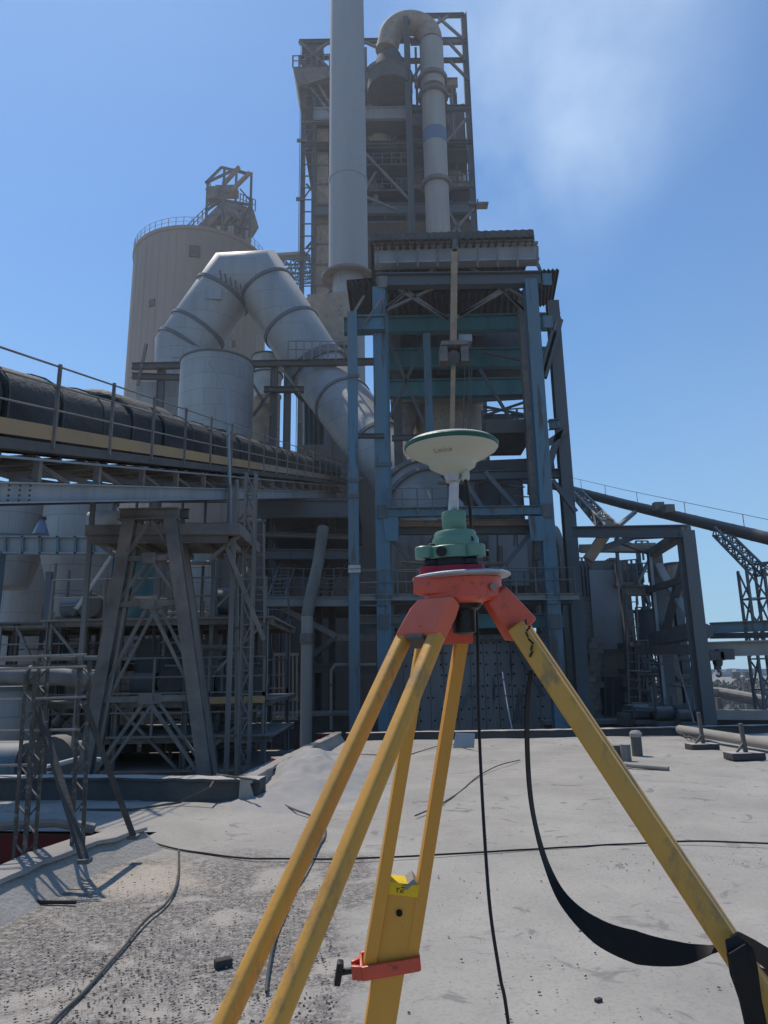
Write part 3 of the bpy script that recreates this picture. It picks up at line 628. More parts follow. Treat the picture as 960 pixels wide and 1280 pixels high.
# embossed name on the lower shell
cu = bpy.data.curves.new('txt', 'FONT'); cu.body = 'Leica'; cu.size = .017; cu.extrude = .0004; cu.align_x = 'CENTER'; cu.shear = .3
to = bpy.data.objects.new('txt', cu); C.objects.link(to); bpy.context.view_layer.update()
dg = bpy.context.evaluated_depsgraph_get(); tm = bpy.data.meshes.new_from_object(to.evaluated_get(dg)); bpy.data.objects.remove(to)
az = R(248); tm.materials.clear(); tm.materials.append(M['cream_mark'])
for v in tm.vertices:
    u, w_, e = v.co.x, v.co.y, v.co.z; r = .0600+(w_-.006)*.894+e*.447; a = az+u/.060; zz = .0352+(w_-.006)*.45-e*.894; px_, py_ = r*cos(a), r*sin(a)
    nrm = V((cos(a)*.447, sin(a)*.447, -.894))
    v.co = V((px_, py_, zz-(axn.x*px_+axn.y*py_)/axn.z)) + nrm*.0008
eo = bpy.data.objects.new('embossed_name', tm); C.objects.link(eo); eo.parent = t
# ---- antenna cable
b = MB(); pts = [cn+V((0,-.002,-.015)), D(584,612,1.235), D(588,640,1.25), D(590,680,1.30), D(594,730,1.33), D(597,800,1.31), D(598,880,1.28), D(601,960,1.25), D(606,1050,1.2), D(613,1140,1.15), D(625,1220,1.12), D(638,1300,1.1)]
pe = pts[-1]; pts += [V((pe.x+.03, pe.y-.02, pe.z*.5)), V((pe.x+.05, pe.y+.02, .06)), V((pe.x+.2, pe.y+.1, .01))]
b.tube(smooth(pts), .0029, 8); b.build('antenna_cable', 'cable_black', label='black cable hanging from the antenna down past the tripod', cat='cable')
# ---- carrying strap
def ribbon(b, pts, ws, th=.0018):
    P = smooth([p for p in pts], 7); n = len(pts)-1; L_ = len(P); vs = []; 
    for i, p in enumerate(P):
        f = i/7; k = min(int(f), n-1); u = f-k; w_ = ws[k].lerp(ws[k+1], u)
        d = (P[min(i+1, L_-1)]-P[max(i-1, 0)]).normalized(); nr = d.cross(w_).normalized()*th/2
        vs += [p-w_/2-nr, p+w_/2-nr, p+w_/2+nr, p-w_/2+nr]
    fs = [(i*4+j, i*4+(j+1) % 4, i*4+4+(j+1) % 4, i*4+4+j) for i in range(L_-1) for j in range(4)]+[(0,1,2,3), tuple(range((L_-1)*4, L_*4))]
    b.add(vs, fs)
t = thing('carrying_strap', 'black webbing strap looping off the right tripod leg', 'strap', D(800, 1190, 1.0))
b = MB()
for k in range(9):
    c = D(657+k*1.6+2*math.sin(k*2.3), 774+k*8, 1.15); o = V((.004*sin(k*1.7), 0, 0)); b.tube([c+o, c-o+V((.001,0,-.009))], .0018, 6)
b.build('cord_loops', 'black_plastic', t)
pts = [(664,838,1.17),(659,880,1.16),(659,930,1.15),(662,985,1.13),(669,1030,1.11),(683,1080,1.08),(705,1125,1.05),(745,1163,1.02),(795,1184,.99),(850,1192,.96),(888,1187,.94),(905,1183,.93)]
wpx = [(4,0),(5,0),(5,0),(5,1),(5,2),(6,-2),(8,-13),(4,-32),(-2,-42),(-4,-30),(-3,-10),(-2,-4)]
P = []; W = []
for (x, y, d), (wx, wy) in zip(pts, wpx):
    P.append(D(x, y, d)); W.append((D(x+wx, y+wy, d+.012)-D(x, y, d)))
b = MB(); ribbon(b, [p+w_*0 for p, w_ in zip(P, W)], W); b.build('webbing', 'strap_web', t)
def ribpx(spec, nm='webbing'):
    P = [D(x, y, d) for x, y, d, *_ in spec]; W = [D(x+wx, y+wy, d+.004)-D(x, y, d) for x, y, d, wx, wy in spec]
    b = MB(); ribbon(b, P, W, .0025); return b.build(nm, 'strap_web', t)
ribpx([(914,1172,.885,14,-4),(925,1190,.875,32,-8),(930,1215,.87,34,-6),(938,1250,.865,27,-2),(946,1290,.86,27,0),(950,1340,.86,26,0)])
ribpx([(918,1168,.90,10,-6),(940,1184,.93,8,-18),(965,1202,.96,6,-26),(1000,1222,.98,4,-28)])
ribpx([(921,1186,.87,20,-12),(924,1206,.866,20,-10),(930,1224,.864,24,-6)], 'strap_end')
ribpx([(952,1216,.95,4,14),(975,1226,.97,4,18)], 'strap_end')
# ================================================================ LEFT CONVEYOR GALLERY
Vp = ray(551, 619).normalized(); 
def cg(px0_s, lat=0, up=0):                            # s metres along, lat metres to the far left, up metres above toe line
    return O_ + Vp*px0_s + Lc*lat + V((0,0,up))
O_ = D(0, 541, 8.556); Lc = V((-Vp.y, Vp.x, 0)).normalized()
S0, S1 = -4.0, 31.0
t = thing('conveyor_gallery', 'long dark covered conveyor gallery with railed walkway climbing in from the left', 'conveyor', cg(10))
U2 = lambda k: V((0,0,k))
b = MB(); b.beam(cg(S0,.42,-.07), cg(S1,.42,-.07), .86, .05); b.build('walkway_deck', 'steel_dark', t)
b = MB(); b.beam(cg(S0,0,.10), cg(12.4,0,.10), .02, .20); b.build('toe_board', 'toe_tan', t)
b = MB(); b.beam(cg(12.4,0,.10), cg(S1,0,.10), .02, .20); b.build('toe_board', 'pink_metal', t)
b = MB(); b.beam(cg(S0,.03,-.14), cg(S1,.03,-.14), .08, .09); b.beam(cg(S0,2.5,-.22), cg(S1,2.5,-.22), .08, .22); b.build('stringer', 'steel_dark', t)
for h in (1.09, .80, .44):
    b = MB(); b.tube([cg(S0,0,h), cg(S1,0,h)], .015, 6); b.build('rail', 'steel_grey', t)
k = 0
s = 1.15-1.65*3
while s < S1:
    b = MB(); b.beam(cg(s,-.02,-.12), cg(s,-.02,1.12), .045, .04); b.build('rail_post', 'steel_dust', t); s += 1.65
b = MB(); b.tube([cg(S0,-.05,-.30), cg(S1,-.05,-.30)], .018, 6); b.build('cable_conduit', 'steel_pale', t)
# hood covers
s = S0; i = 0
while s < S1:
    Ln = random.uniform(1.0, 1.7); rr = .80+random.uniform(-.02, .02); ht = .55+random.uniform(-.03,.03); dl = 0
    prof = [(-rr, -.05), (-rr, ht)] + [(-rr*cos(a), ht+rr*.68*sin(a)) for a in [j*pi/10 for j in range(1, 10)]] + [(rr, ht), (rr, -.05)]
    b = MB(); e = min(s+Ln, S1); m_ = []
    for q in (s, s+.06, e-.08, e):
        g = 1.012 if q in (s,) else 1.0
        m_.append([cg(q, 1.08+random.uniform(-.01,.01)+lx*g, .06+uz*g) for lx, uz in prof])
    n = len(prof); vs = [p for r_ in m_ for p in r_]
    b.add(vs, [(k*n+j, k*n+j+1, (k+1)*n+j+1, (k+1)*n+j) for k in range(3) for j in range(n-1)]+[tuple(range(n)), tuple(range(3*n, 4*n))[::-1]])
    b.build('cover_panel', 'cover_black', t, sharp=50)
    b = MB(); rb = rr+.03; b.tube([cg(s+.03, 1.08+lx*1.02, .07+uz*1.02) for lx, uz in prof], .014, 5); b.build('cover_band', 'steel_dark', t)
    s = e + random.choice((.02,.02,.05)); i += 1
    if i > 40: break
# raised arched cover
b = MB(); prof = [(-1.0, .3)] + [(-1.0*cos(a), .5+.86*sin(a)) for a in [j*pi/12 for j in range(1, 12)]] + [(1.0, .3)]
vs = []
for q in (4.3, 4.45, 6.9, 7.05): g = .93 if q in (4.3, 7.05) else 1; vs += [cg(q, 1.25+lx*g*.92, uz*g) for lx, uz in prof]
n = len(prof); b.add(vs, [(k*n+j, k*n+j+1, (k+1)*n+j+1, (k+1)*n+j) for k in range(3) for j in range(n-1)]+[tuple(range(n)), tuple(range(3*n, 4*n))[::-1]]); b.build('raised_cover', 'cover_black', t, sharp=50)
# bridge trusses under deck
for lat, nm in ((.05, 'girder'), (2.5, 'girder')):
    b = MB(); b.ibeam(cg(S0,lat,-.75), cg(S1-3 if lat<1 else S1,lat,-.75), .16, .27); b.build(nm, 'steel_pale' if lat < 1 else 'steel_slate', t)
b = MB(); s = S0
while s < S1-1.7:
    b.beam(cg(s,.05,-.3), cg(s,.05,-.62), .09); b.beam(cg(s,2.5,-.3), cg(s,2.5,-.62), .09); b.beam(cg(s,.05,-.3), cg(s,2.5,-.3), .10, .12); b.beam(cg(s,.05,-.62), cg(s,2.5,-.66), .08)
    b.beam(cg(s,.2,-.66), cg(s+.8,2.3,-.32), .06); b.beam(cg(s+.82,.05,-.62), cg(s+.4,.4,-.25), .06); b.beam(cg(s+1.6,.06,-.62), cg(s+1.2,.9,-.28), .07); s += 1.65
b.build('cross_bracing', 'steel_dust', t)
b = MB()
for s in [S0+.7*j for j in range(48)]: b.beam(cg(s,.1,-.27), cg(s,2.4,-.27), .05, .09)
b.build('deck_bearer', 'steel_dark', t)
b = MB()
for j in range(5):
    for z in (-.66,-.72,-.79,-.85): c = cg(-.2+j*.22,-.04,z); b.cyl(c, c+V((.012,-.02,0)), .016, n=6)
b.build('bolt', 'steel_dark', t)
# bent pipe rising past the gallery
b = MB(); b.tube([A(262,452,17), A(284,487,17), A(286,575,17), A(288,660,17)], .05, 8); b.build('bent_pipe', 'steel_pale', label='thin bent pipe rising in front of the pale round tank', cat='pipe')
# ================================================================ TRESTLE under the gallery
def trestle(Y, dx, label, w=.235, mm='steel_dust'):
    t = thing('trestle', label, 'trestle', A(180, 1000, Y), 'trestles under the conveyor gallery')
    L0, L1 = A(163+dx, 650, Y), A(104+dx, 980, Y); R0_, R1_ = A(214+dx, 648, Y), A(258+dx, 975, Y)
    def ext(a, b_): d = b_-a; return a+d*((GZ-a.z)/d.z)
    bar(t, 'leg', L0, ext(L0, L1), w, w*.9, mm, I=True); bar(t, 'leg', R0_, ext(R0_, R1_), w, w*.9, mm, I=True)
    bar(t, 'cap_beam', A(150+dx, 644, Y), A(224+dx, 642, Y), w, .22, mm, I=True)
    f = lambda a, b_, u: a.lerp(b_, u)
    for u, v in ((.16, .0), (.34, 0), (.70, 0)): bar(t, 'tie', f(L0,L1,u), f(R0_,R1_,u), .09, .10, mm)
    mid = (f(L0,L1,.16)+f(R0_,R1_,.16))/2; m3 = (f(L0,L1,.34)+f(R0_,R1_,.34))/2; m4 = (f(L0,L1,.70)+f(R0_,R1_,.70))/2; m0 = (L0+R0_)/2
    for a, b_ in ((m0, f(L0,L1,.16)), (m0, f(R0_,R1_,.16)), (mid, f(L0,L1,.34)), (mid, f(R0_,R1_,.34)), (m3, f(L0,L1,.70)), (m3, f(R0_,R1_,.70)), (m4, f(L0,L1,1.02)), (m4, f(R0_,R1_,1.02))):
        bar(t, 'brace', a, b_, .06, .06, mm)
    for u in (.16, .34, .7):
        c = (f(L0,L1,u)+f(R0_,R1_,u))/2; b = MB(); b.box(c+V((0,-.07,0)), .26, .02, .20); b.build('gusset', mm, t)
    return t
trestle(13.2, 0, 'tall rusty A-shaped steel trestle, the front one under the gallery')
trestle(15.4, 12, 'A-shaped steel trestle standing just behind the front one', .14, 'steel_grey')
# ================================================================ generic rack: storeys of beams on posts
def rack(name, label, cat, Y0, Y1, xs, rows, m='steel_dark', w=.2, braces=(), rails=(), group=None, decks=True, loc=None, floor=True, topy=None, fm=None):
    """xs: photo columns at the foot row; rows: photo rows of the floors"""
    xb = rows[-1][0] if isinstance(rows[-1], tuple) else rows[-1]
    t = thing(name, label, cat, A((xs[0]+xs[-1])/2, 1000, Y0), group)
    zs = [A((xs[0]+xs[-1])/2, r, Y0).z for r in rows]; X = [A(x, 800, Y0).x for x in xs]
    ztop = A(xs[0], topy, Y0).z if topy else zs[0]+.1
    for x in X:
        for Y in (Y0, Y1):
            bar(t, 'post', V((x,Y,GZ if floor else zs[-1])), V((x,Y,ztop)), w, w, m, I=True, up=V((1,0,0)))
    for z in zs:
        for Y in (Y0, Y1): bar(t, 'beam', V((X[0]-.2,Y-.003,z)), V((X[-1]+.2,Y-.003,z)), w*.8, w*1.25, fm or m, I=True)
        for x in (X[0], X[-1]): bar(t, 'beam', V((x,Y0,z)), V((x,Y1,z)), w*.7, w, m)
        if decks: b = MB(); b.box(((X[0]+X[-1])/2, (Y0+Y1)/2, z+w*.65), X[-1]-X[0]+.4, Y1-Y0+.3, .05); b.build('deck', m, t)
    for (i, j, ra, rb) in braces:
        bar(t, 'brace', V((X[i],Y0-.02,zs[ra])), V((X[j],Y0-.02,zs[rb])), w*.55, w*.55, fm or m)
    for r in rails:
        z = zs[r]+w*.65; rail(t, V((X[0],Y0-.1,z)), V((X[-1],Y0-.1,z)), 1.0, max(4, int((X[-1]-X[0])/1.0)), 'steel_grey')
        rail(t, V((X[0],Y1,z)), V((X[-1],Y1,z)), 1.0, max(4, int((X[-1]-X[0])/1.2)), 'steel_dark')
    return t, X, zs
# dark hall far behind the left clutter
def wallbox(name, label, x0, x1, ytop, Y, dep, m, cat='building', ribs=0, windows=()):
    p0 = A(x0, 850, Y); p1 = A(x1, 850, Y); zt = A((x0+x1)/2, ytop, Y).z
    t = thing(name, label, cat, V(((p0.x+p1.x)/2, Y, GZ)))
    b = MB(); b.box(((p0.x+p1.x)/2, Y+dep/2, (zt+GZ)/2), p1.x-p0.x, dep, zt-GZ); b.build('wall', m, t)
    if ribs:
        b = MB(); n = int((p1.x-p0.x)/ribs)
        for i in range(n+1): x = p0.x+(p1.x-p0.x)*i/n; b.box((x, Y-.03, (zt+GZ)/2), .06, .06, zt-GZ)
        b.build('cladding_rib', m, t)
    b = MB(); b.box(((p0.x+p1.x)/2, Y+dep/2, zt+.06), p1.x-p0.x+.3, dep+.3, .12); b.build('roof', 'steel_dust', t)
    for (a, c, u, v, mm) in windows:
        q0 = A(a, u, Y-.05); q1 = A(c, v, Y-.05); b = MB(); b.box(((q0.x+q1.x)/2, Y-.02, (q0.z+q1.z)/2), abs(q1.x-q0.x), .09, abs(q0.z-q1.z)); b.build('opening', mm, t)
    return t
wallbox('plant_hall', 'dark clad plant hall glimpsed behind the left steelwork', 82, 325, 655, 44, 10, 'building_dark', ribs=.9)
wallbox('plant_hall', 'low dark building behind the lower left tanks', -140, 68, 800, 33, 8, 'building_dark', ribs=.9)
wallbox('plant_hall', 'dark hall behind the railed floors left of the blue frame', 322, 520, 600, 47, 10, 'building_dark', ribs=1.1)
wallbox('plant_hall', 'tall dark block behind the bent duct left of the blue columns', 372, 500, 528, 52, 8, 'building_dark', ribs=1.1)
# hoppers / tanks
def hopper(name, label, Y, xc, wpx, yt, yc, yb, wb, m='sheet_metal', cat='hopper', legs=0):
    c = A(xc, yt, Y); s = (A(xc+wpx/2, yc, Y)-A(xc, yc, Y)).length; sb = (A(xc+wb/2, yb, Y)-A(xc, yb, Y)).length
    zt = c.z; zc = A(xc, yc, Y).z; zb = A(xc, yb, Y).z; c0 = V((A(xc, (yt+yb)/2, Y).x, Y, 0))
    t = thing(name, label, cat, V((c0.x, Y, zb)))
    b = MB(); b.lathe(c0, [(s*.98, zc), (s, zc+.02), (s, zt-.03), (s*.97, zt)], 36); b.build('shell', m, t)
    if yb > yc: b = MB(); b.lathe(c0, [(sb, zb), (s*.99, zc-.003)], 36); b.build('cone', m, t)
    for z in (zt-.05, zc): b = MB(); b.lathe(c0, [(s+.005, z-.04), (s+.06, z-.04), (s+.06, z+.04), (s+.005, z+.04)], 36); b.build('ring', 'steel_slate', t)
    for k in range(legs):
        a = 2*pi*(k+.5)/legs; p = V((c0.x+cos(a)*s*.98, Y+sin(a)*s*.98, 0)); bar(t, 'leg', V((p.x,p.y,GZ)), V((p.x,p.y,zc)), .2, .2, 'steel_slate', I=True)
    return t
hopper('hopper', 'pale conical sheet metal hopper between the blue girder and the low tanks', 23, 96, 86, 626, 694, 772, 44)
hopper('hopper', 'pale conical hopper cut by the left edge of the picture', 23.5, 14, 84, 626, 676, 735, 50)
hopper('round_tank', 'big plain grey tank behind the left hopper', 27, 24, 78, 700, 905, 905, 78, cat='tank')
hopper('round_tank', 'squat pale tank low at the left edge behind the lattice stand', 17, 10, 76, 858, 940, 940, 76, 'sheet_metal', 'tank')
hopper('hopper', 'small beige cone standing between the hopper and the trestle', 26, 128, 34, 724, 726, 778, 50, 'pink_metal')
hopper('blue_cone', 'small bright blue cone in front of the pale hoppers', 21, 52, 5, 646, 648, 668, 20, 'band_blue', 'cone')
hopper('round_tank', 'dark green tall vessel seen through the trestle', 19, 172, 40, 690, 775, 775, 40, 'steel_teal', 'vessel')
hopper('round_tank', 'pale vertical vessel right of the trestle under the platform', 24, 248, 44, 690, 790, 820, 20, 'sheet_metal', 'vessel')
hopper('round_tank', 'dark stout drum on the lower deck behind the trestle', 20, 215, 90, 800, 868, 868, 90, 'steel_slate', 'drum')
# pale blue girder 2 + blue columns
t = thing('girder_frame', 'pale blue stiffened girder carried on blue columns beneath the hoppers', 'steel frame', A(70, 1000, 20))
bar(t, 'girder', A(-80, 681, 20), A(150, 682, 20), .25, .52, 'steel_pale', I=True)
for x in range(-60, 150, 22): b = MB(); b.beam(A(x, 670, 19.9), A(x, 693, 19.9), .07, .05); b.build('stiffener', 'steel_blue', t)
for x in (-14, 142): p, q = vert(x, 800, 690, 20, True); bar(t, 'column', p, q, .32, .3, 'steel_blue', I=True, up=V((1,0,0)))
bar(t, 'brace', A(62, 715, 20.3), A(58, 800, 20.3), .16, .16, 'steel_slate')
t = thing('bright_strut', 'shiny pale diagonal strut crossing the hopper cone', 'strut', A(92, 766, 17)); bar(t, 'tube', A(92, 766, 17), A(143, 689, 17), .07, .07, 'white_paint')
bar(t, 'end_fitting', A(90, 769, 17), A(95, 761, 17), .12, .12, 'steel_dark')
# platform right of trestle
t = thing('service_platform', 'rusty service platform with tubular rails behind the trestle top', 'platform', A(205, 700, 15.5))
b = MB(); b.prism([A(106, 656, 14.5), A(300, 654, 14.5), A(300, 668, 14.5), A(106, 668, 14.5)], (0, 2.4, 0)); b.build('deck', 'steel_dust', t)
bar(t, 'edge_beam', A(112, 674, 14.6), A(285, 674, 14.6), .12, .16, 'steel_dust', I=True); bar(t, 'edge_beam', A(112, 674, 16.7), A(285, 674, 16.7), .12, .16, 'steel_dust', I=True)
for x in (128, 166, 205, 248, 285): bar(t, 'bearer', A(x, 676, 14.7), A(x, 676, 14.7)+V((0,2.2,0)), .1, .12, 'steel_grey')
rail(t, A(112, 655, 16.8), A(285, 655, 16.8), 1.0, 7, 'steel_grey')
for a in ((108, 668, 150, 700), (300, 668, 262, 700), (280, 676, 330, 800)): bar(t, 'strut', A(a[0], a[1], 14.7), A(a[2], a[3], 14.7), .08, .08, 'steel_dust')
for x in (103, 288): p, q = vert(x, 800, 610, 14.8, True); bar(t, 'post', p, q, .09, .09, 'steel_grey')
b = MB(); b.cyl(A(112, 652, 15.5), A(150, 650, 15.5), .22, n=16); b.build('tarpaulin_roll', 'white_paint', t)
# racks
tR, X, zs = rack('pipe_rack', 'dark multi-storey pipe rack at the far left behind the lattice stand', 'steel rack', 19, 22, (-60, 20, 74, 128), (783, 836, 888, 935), 'steel_dark', .13, braces=((1,2,0,2),(0,1,1,3),(2,3,2,3)), rails=(1, 2), fm='steel_grey')
tR, X, zs = rack('pipe_rack', 'steel rack with orange edged floor behind the trestle legs', 'steel rack', 17.5, 21.5, (62, 150, 235, 332), (778, 880, 925, 968), 'steel_grey', .12, braces=((0,1,0,1),(2,3,1,0),(1,2,1,3),(2,3,3,1)), rails=(0, 1, 2), fm='steel_dust', topy=765)
b = MB(); b.beam(A(246, 876, 17.3), A(331, 874, 17.3), .03, .16); b.build('toe_board', 'toe_tan', tR)
ladder(tR, A(322, 778, 17.2), A(322, 655, 17.2), .32, .26, 'steel_grey', .02, cage=True)
for i, x in enumerate((140, 176, 205, 235, 268)):
    b = MB(); b.box((A(x+14, 930, 21.8).x, 21.8, A(x, 935, 21.8).z), .6, .06, 1.3); b.build('dark_panel', 'building_dark', tR)
# big pipes and random pipework, each a thing
def pipe(label, pts, r, m='steel_grey', n=12, name='pipe'):
    b = MB(); b.tube([A(*p) for p in pts], r, n)
    for i in (0, len(pts)-1):
        pass
    P = [A(*p) for p in pts]; o = b.build(name, m, label=label, cat='pipe', sharp=50)
    L_ = (P[1]-P[0]).length; k = MB(); nf = max(2, int(L_/2.2))
    for j in range(nf):
        c = P[0].lerp(P[1], (j+.5)/nf); d = (P[1]-P[0]).normalized(); k.cyl(c-d*.03, c+d*.03, r*1.22, n=n)
    k2 = MB(); k2.v = k.v; k2.f = k.f; k2.build('flange', 'steel_dark', o)
    return o
pipe('wide pale pipe running level behind the lattice stand', [(-60,845,16.5),(72,845,16.5),(95,848,16.5),(145,848,16.6)], .20, 'steel_grey', 18)
pipe('slim horizontal pipe above the wide pale pipe', [(-60,824,17),(150,822,17)], .06, 'steel_grey')
pipe('rusty pipe running low behind the lattice stand', [(-60,935,15.5),(128,934,15.6)], .14, 'steel_dust')
pipe('white bent pipe low behind the second lattice post', [(62,972,13.5),(62,958,13.5),(100,948,13.6),(128,950,14)], .045, 'white_paint')
pipe('dark riser pipe beside the right trestle leg', [(268,990,18.6),(268,700,18.6)], .09, 'steel_slate')
pipe('thin riser pipe between trestle and ladder', [(296,990,16.6),(296,600,16.6)], .05, 'steel_grey')
pipe('diagonal vent pipe low right of the trestle', [(256,905,18.4),(300,850,18.2),(316,780,18.2)], .06, 'steel_slate')
pipe('brown chute pipe right of the trestle', [(262,800,22),(300,740,22),(318,715,22)], .3, 'steel_dust', 16)
pipe('grey sloping duct pipe left of the trestle', [(70,905,18.4),(110,860,18.2),(150,810,18.4)], .13, 'steel_grey')
# machinery blobs on floors
def machine(label, x, y, Y, sx, sz, m='steel_slate'):
    p = A(x, y, Y); t = thing('pump_unit', label, 'machine', p)
    b = MB(); b.box(p+V((0,0,.06)), sx*1.2, .8, .12); b.build('bed', 'steel_dark', t)
    b = MB(); b.cyl(p+V((-sx*.5,0,sz*.5+.12)), p+V((sx*.1,0,sz*.5+.12)), sz*.45, n=18); b.build('motor', m, t, bevel=.02)
    b = MB(); b.cyl(p+V((sx*.1,0,sz*.5+.12)), p+V((sx*.45,0,sz*.5+.12)), sz*.16, n=12); b.cyl(p+V((sx*.5,-.25,sz*.55+.12)), p+V((sx*.5,.25,sz*.55+.12)), sz*.55, n=18); b.build('fan_case', 'steel_dark', t)
for a in (('blue motor set on the lower floor left of the trestle', 62, 968, 17.5, 1.1, .8, 'steel_blue'), ('grey motor set on the deck between the trestle legs', 190, 876, 18, 1.0, .6), ('dark motor set beside the drum', 262, 874, 18.4, .9, .5),
          ('small motor set on the upper floor at the far left', 96, 779, 19.5, .8, .6), ('rust-coloured motor set right of the ladder', 300, 873, 19, .8, .6, 'steel_dust'), ('valve set above the middle deck', 290, 776, 19, .9, .8), ('blue fan set at the foot of the left parapet', 18, 992, 15, 1.5, .9, 'steel_blue')): machine(*a)
# lattice mast near ladder
t = thing('lattice_mast', 'thin lattice mast beside the caged ladder', 'mast', A(308, 1000, 16)); b = MB(); p, q = vert(306, 900, 592, 16, True); lattice(b, p, q, .22, .022, 26); b.build('boom', 'steel_grey', t)
for yy in (640, 720, 800): bar(t, 'stay', A(308, yy, 16), A(272, yy+38, 16), .05, .05, 'steel_grey')
# ================================================================ railed floors between mast and blue frame
t = thing('railed_floors', 'four steel floors with handrails left of the blue columns', 'steel building', A(380, 1000, 27))
YF = 27.5
def floor(y, x0, x1, h, m, rl=False, dep=6, y2=None):
    z = A(x0, y, YF).z; z2 = A(x1, y2 or y, YF).z; p = V((A(x0, y, YF).x, YF, z)); q = V((A(x1, y, YF).x, YF, z2))
    bar(t, 'floor_beam', p, q, .3, h, m, I=True); bar(t, 'floor_beam', p+V((0,dep,0)), q+V((0,dep,0)), .3, h, 'steel_dark', I=True)
    b = MB(); b.prism([p+V((0,.2,h/2)), q+V((0,.2,h/2)), q+V((0,.2,h/2+.06)), p+V((0,.2,h/2+.06))], (0, dep-.3, 0)); b.build('floor_plate', 'steel_dark', t)
    if rl: rail(t, p+V((0,-.1,h/2)), q+V((0,-.1,h/2)), 1.1, 9, 'steel_slate', .022, rails=(1, .66, .33))
floor(636, 318, 446, .75, 'steel_slate'); floor(668, 332, 440, .16, 'steel_grey', y2=672); floor(693, 328, 440, .38, 'steel_slate', False, 5); floor(752, 322, 475, .36, 'steel_pale', True); floor(757, 475, 475.5, .2, 'steel_dark') if 0 else None
floor(836, 318, 470, .3, 'steel_dark', False, 5)
for x in (334, 398, 415): p, q = vert(x, 800, 640, YF+2.5, True); bar(t, 'column', p, q, .28, .28, 'steel_dark', I=True, up=V((1,0,0)))
bar(t, 'brace', A(352, 760, YF+.3), A(420, 795, YF+.3), .22, .22, 'steel_grey'); bar(t, 'brace', A(340, 640, YF+.3), A(362, 622, YF+.3), .12, .12, 'steel_grey'); bar(t, 'brace', A(362, 640, YF+.3), A(338, 600, YF+.3), .12, .12, 'steel_grey')
bar(t, 'brace', A(420, 795, YF+.3), A(388, 822, YF+.3), .2, .2, 'steel_dark'); bar(t, 'tie', A(418, 797, YF+.3), A(470, 797, YF+.3), .2, .25, 'steel_grey')
for a, b_ in ((346, 362), (404, 424)): ladder(t, A(a, 745, YF+1.5), A(b_, 700, YF+3), .7, .25, 'steel_grey', .04)
t = thing('slanting_pipe_column', 'pale pipe column bent below the railed floor, standing on the plant floor', 'pipe column', A(383, 1000, 25.5))
b = MB(); b.cyl(V((A(382,900,25.5).x,25.5,GZ)), A(384, 770, 25.5), .21, n=20); b.build('lower_pipe', 'pipe_cream', t)
b = MB(); b.tube([A(384, 770, 25.5), A(387, 752, 25.5), A(398, 703, 26.2), A(404, 660, 26.8)], .22, 16); b.build('upper_pipe', 'steel_grey', t)
b = MB(); b.cyl(A(383, 804, 25.4), A(383, 792, 25.4), .225, n=20); b.build('dark_band', 'steel_dust', t)
t = thing('barred_gate', 'beige barred gate panel standing between trestle and pipe column', 'gate', A(357, 898, 23))
b = MB(); 
for x in (343, 349, 354, 360, 366, 371): b.beam(A(x, 818, 23), A(x, 898, 23), .05)
b.build('bars', 'pink_metal', t); b = MB(); 
for y in (818, 874, 898): b.beam(A(341, y, 22.97), A(373, y, 22.97), .07, .10)
b.build('cross_rail', 'pink_metal', t); p, q = vert(338, 800, 812, 22.9, True); bar(t, 'post', p, q, .2, .2, 'steel_slate', I=True, up=V((1,0,0)))
pipe('thin bent conduit in front of the floors under the blue frame', [(414,912,24.6),(414,838,24.6),(419,831,24.6),(470,831,24.6)], .05, 'steel_grey')
# dark base wall / plinth under frame
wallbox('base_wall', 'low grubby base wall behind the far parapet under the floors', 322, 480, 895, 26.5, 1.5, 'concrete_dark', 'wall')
# ================================================================ TANK, BOX, DUCT
hopper('round_tank', 'large pale round tank in front of the silo below the bent duct', 33, 270, 92, 456, 560, 560, 92, 'sheet_metal', 'tank')
t = thing('duct_support', 'dark steel support frame under the bent duct beside the round tank', 'steel frame', A(330, 600, 36))
for a in ((165,458,470,452,.22),(330,487,380,487,.2),(165,470,230,472,.2)): bar(t, 'beam', A(a[0],a[1],35), A(a[2],a[3],35), .3, a[4]*1.5, 'steel_dark', I=True)
for x in (338, 356, 168+20): p, q = vert(x, 700, 456, 35.2, False); bar(t, 'column', p+V((0,0,-9)), q, .36, .36, 'steel_slate', I=True, up=V((1,0,0)))
for a in ((350,458,375,492),(316,480,340,520),(316,520,340,486),(183,430,172,482)): bar(t, 'brace', A(a[0],a[1],35), A(a[2],a[3],35), .14, .14, 'steel_dust')
rail(t, A(360, 450, 34.8), A(430, 450, 34.8), 1.1, 8, 'steel_grey', .03)
p0 = A(173, 476, 37); p1 = A(232, 520, 37); t = thing('feed_box', 'pale rectangular box under the left foot of the bent duct', 'duct box', p1)
b = MB(); b.prism([A(170,478,36), A(228,476,36), A(228,560,36), A(170,560,36)], (0,3,0)); b.build('casing', 'sheet_metal', t)
b = MB(); b.prism([A(196,448,36.3), A(236,446,36.3), A(234,476,36.3), A(196,478,36.3)], (0,2.2,0)); b.build('neck', 'sheet_metal', t)
t = thing('bent_duct', 'huge pale grey metal duct bent like an inverted V above the conveyor', 'duct', A(300, 600, 37))
YD = 38.0; dp = [(231,462),(231,436),(290,352),(326,350),(402,470),(460,545),(566,676)]
yy = [YD,YD,YD,YD,YD-.6,YD-4,YD-7.8]; P = [A(x, y, Y) for (x, y), Y in zip(dp, yy)]
rD = 37.5*YD/FP/1.0*1.03
b = MB(); b.tube(P[:5], rD, 40); b.build('upper_duct', 'duct_metal', t, sharp=60)
b = MB(); b.tube(P[4:], [rD*.97, rD*.90, rD*.84], 40); b.build('lower_duct', 'duct_metal', t, sharp=60)
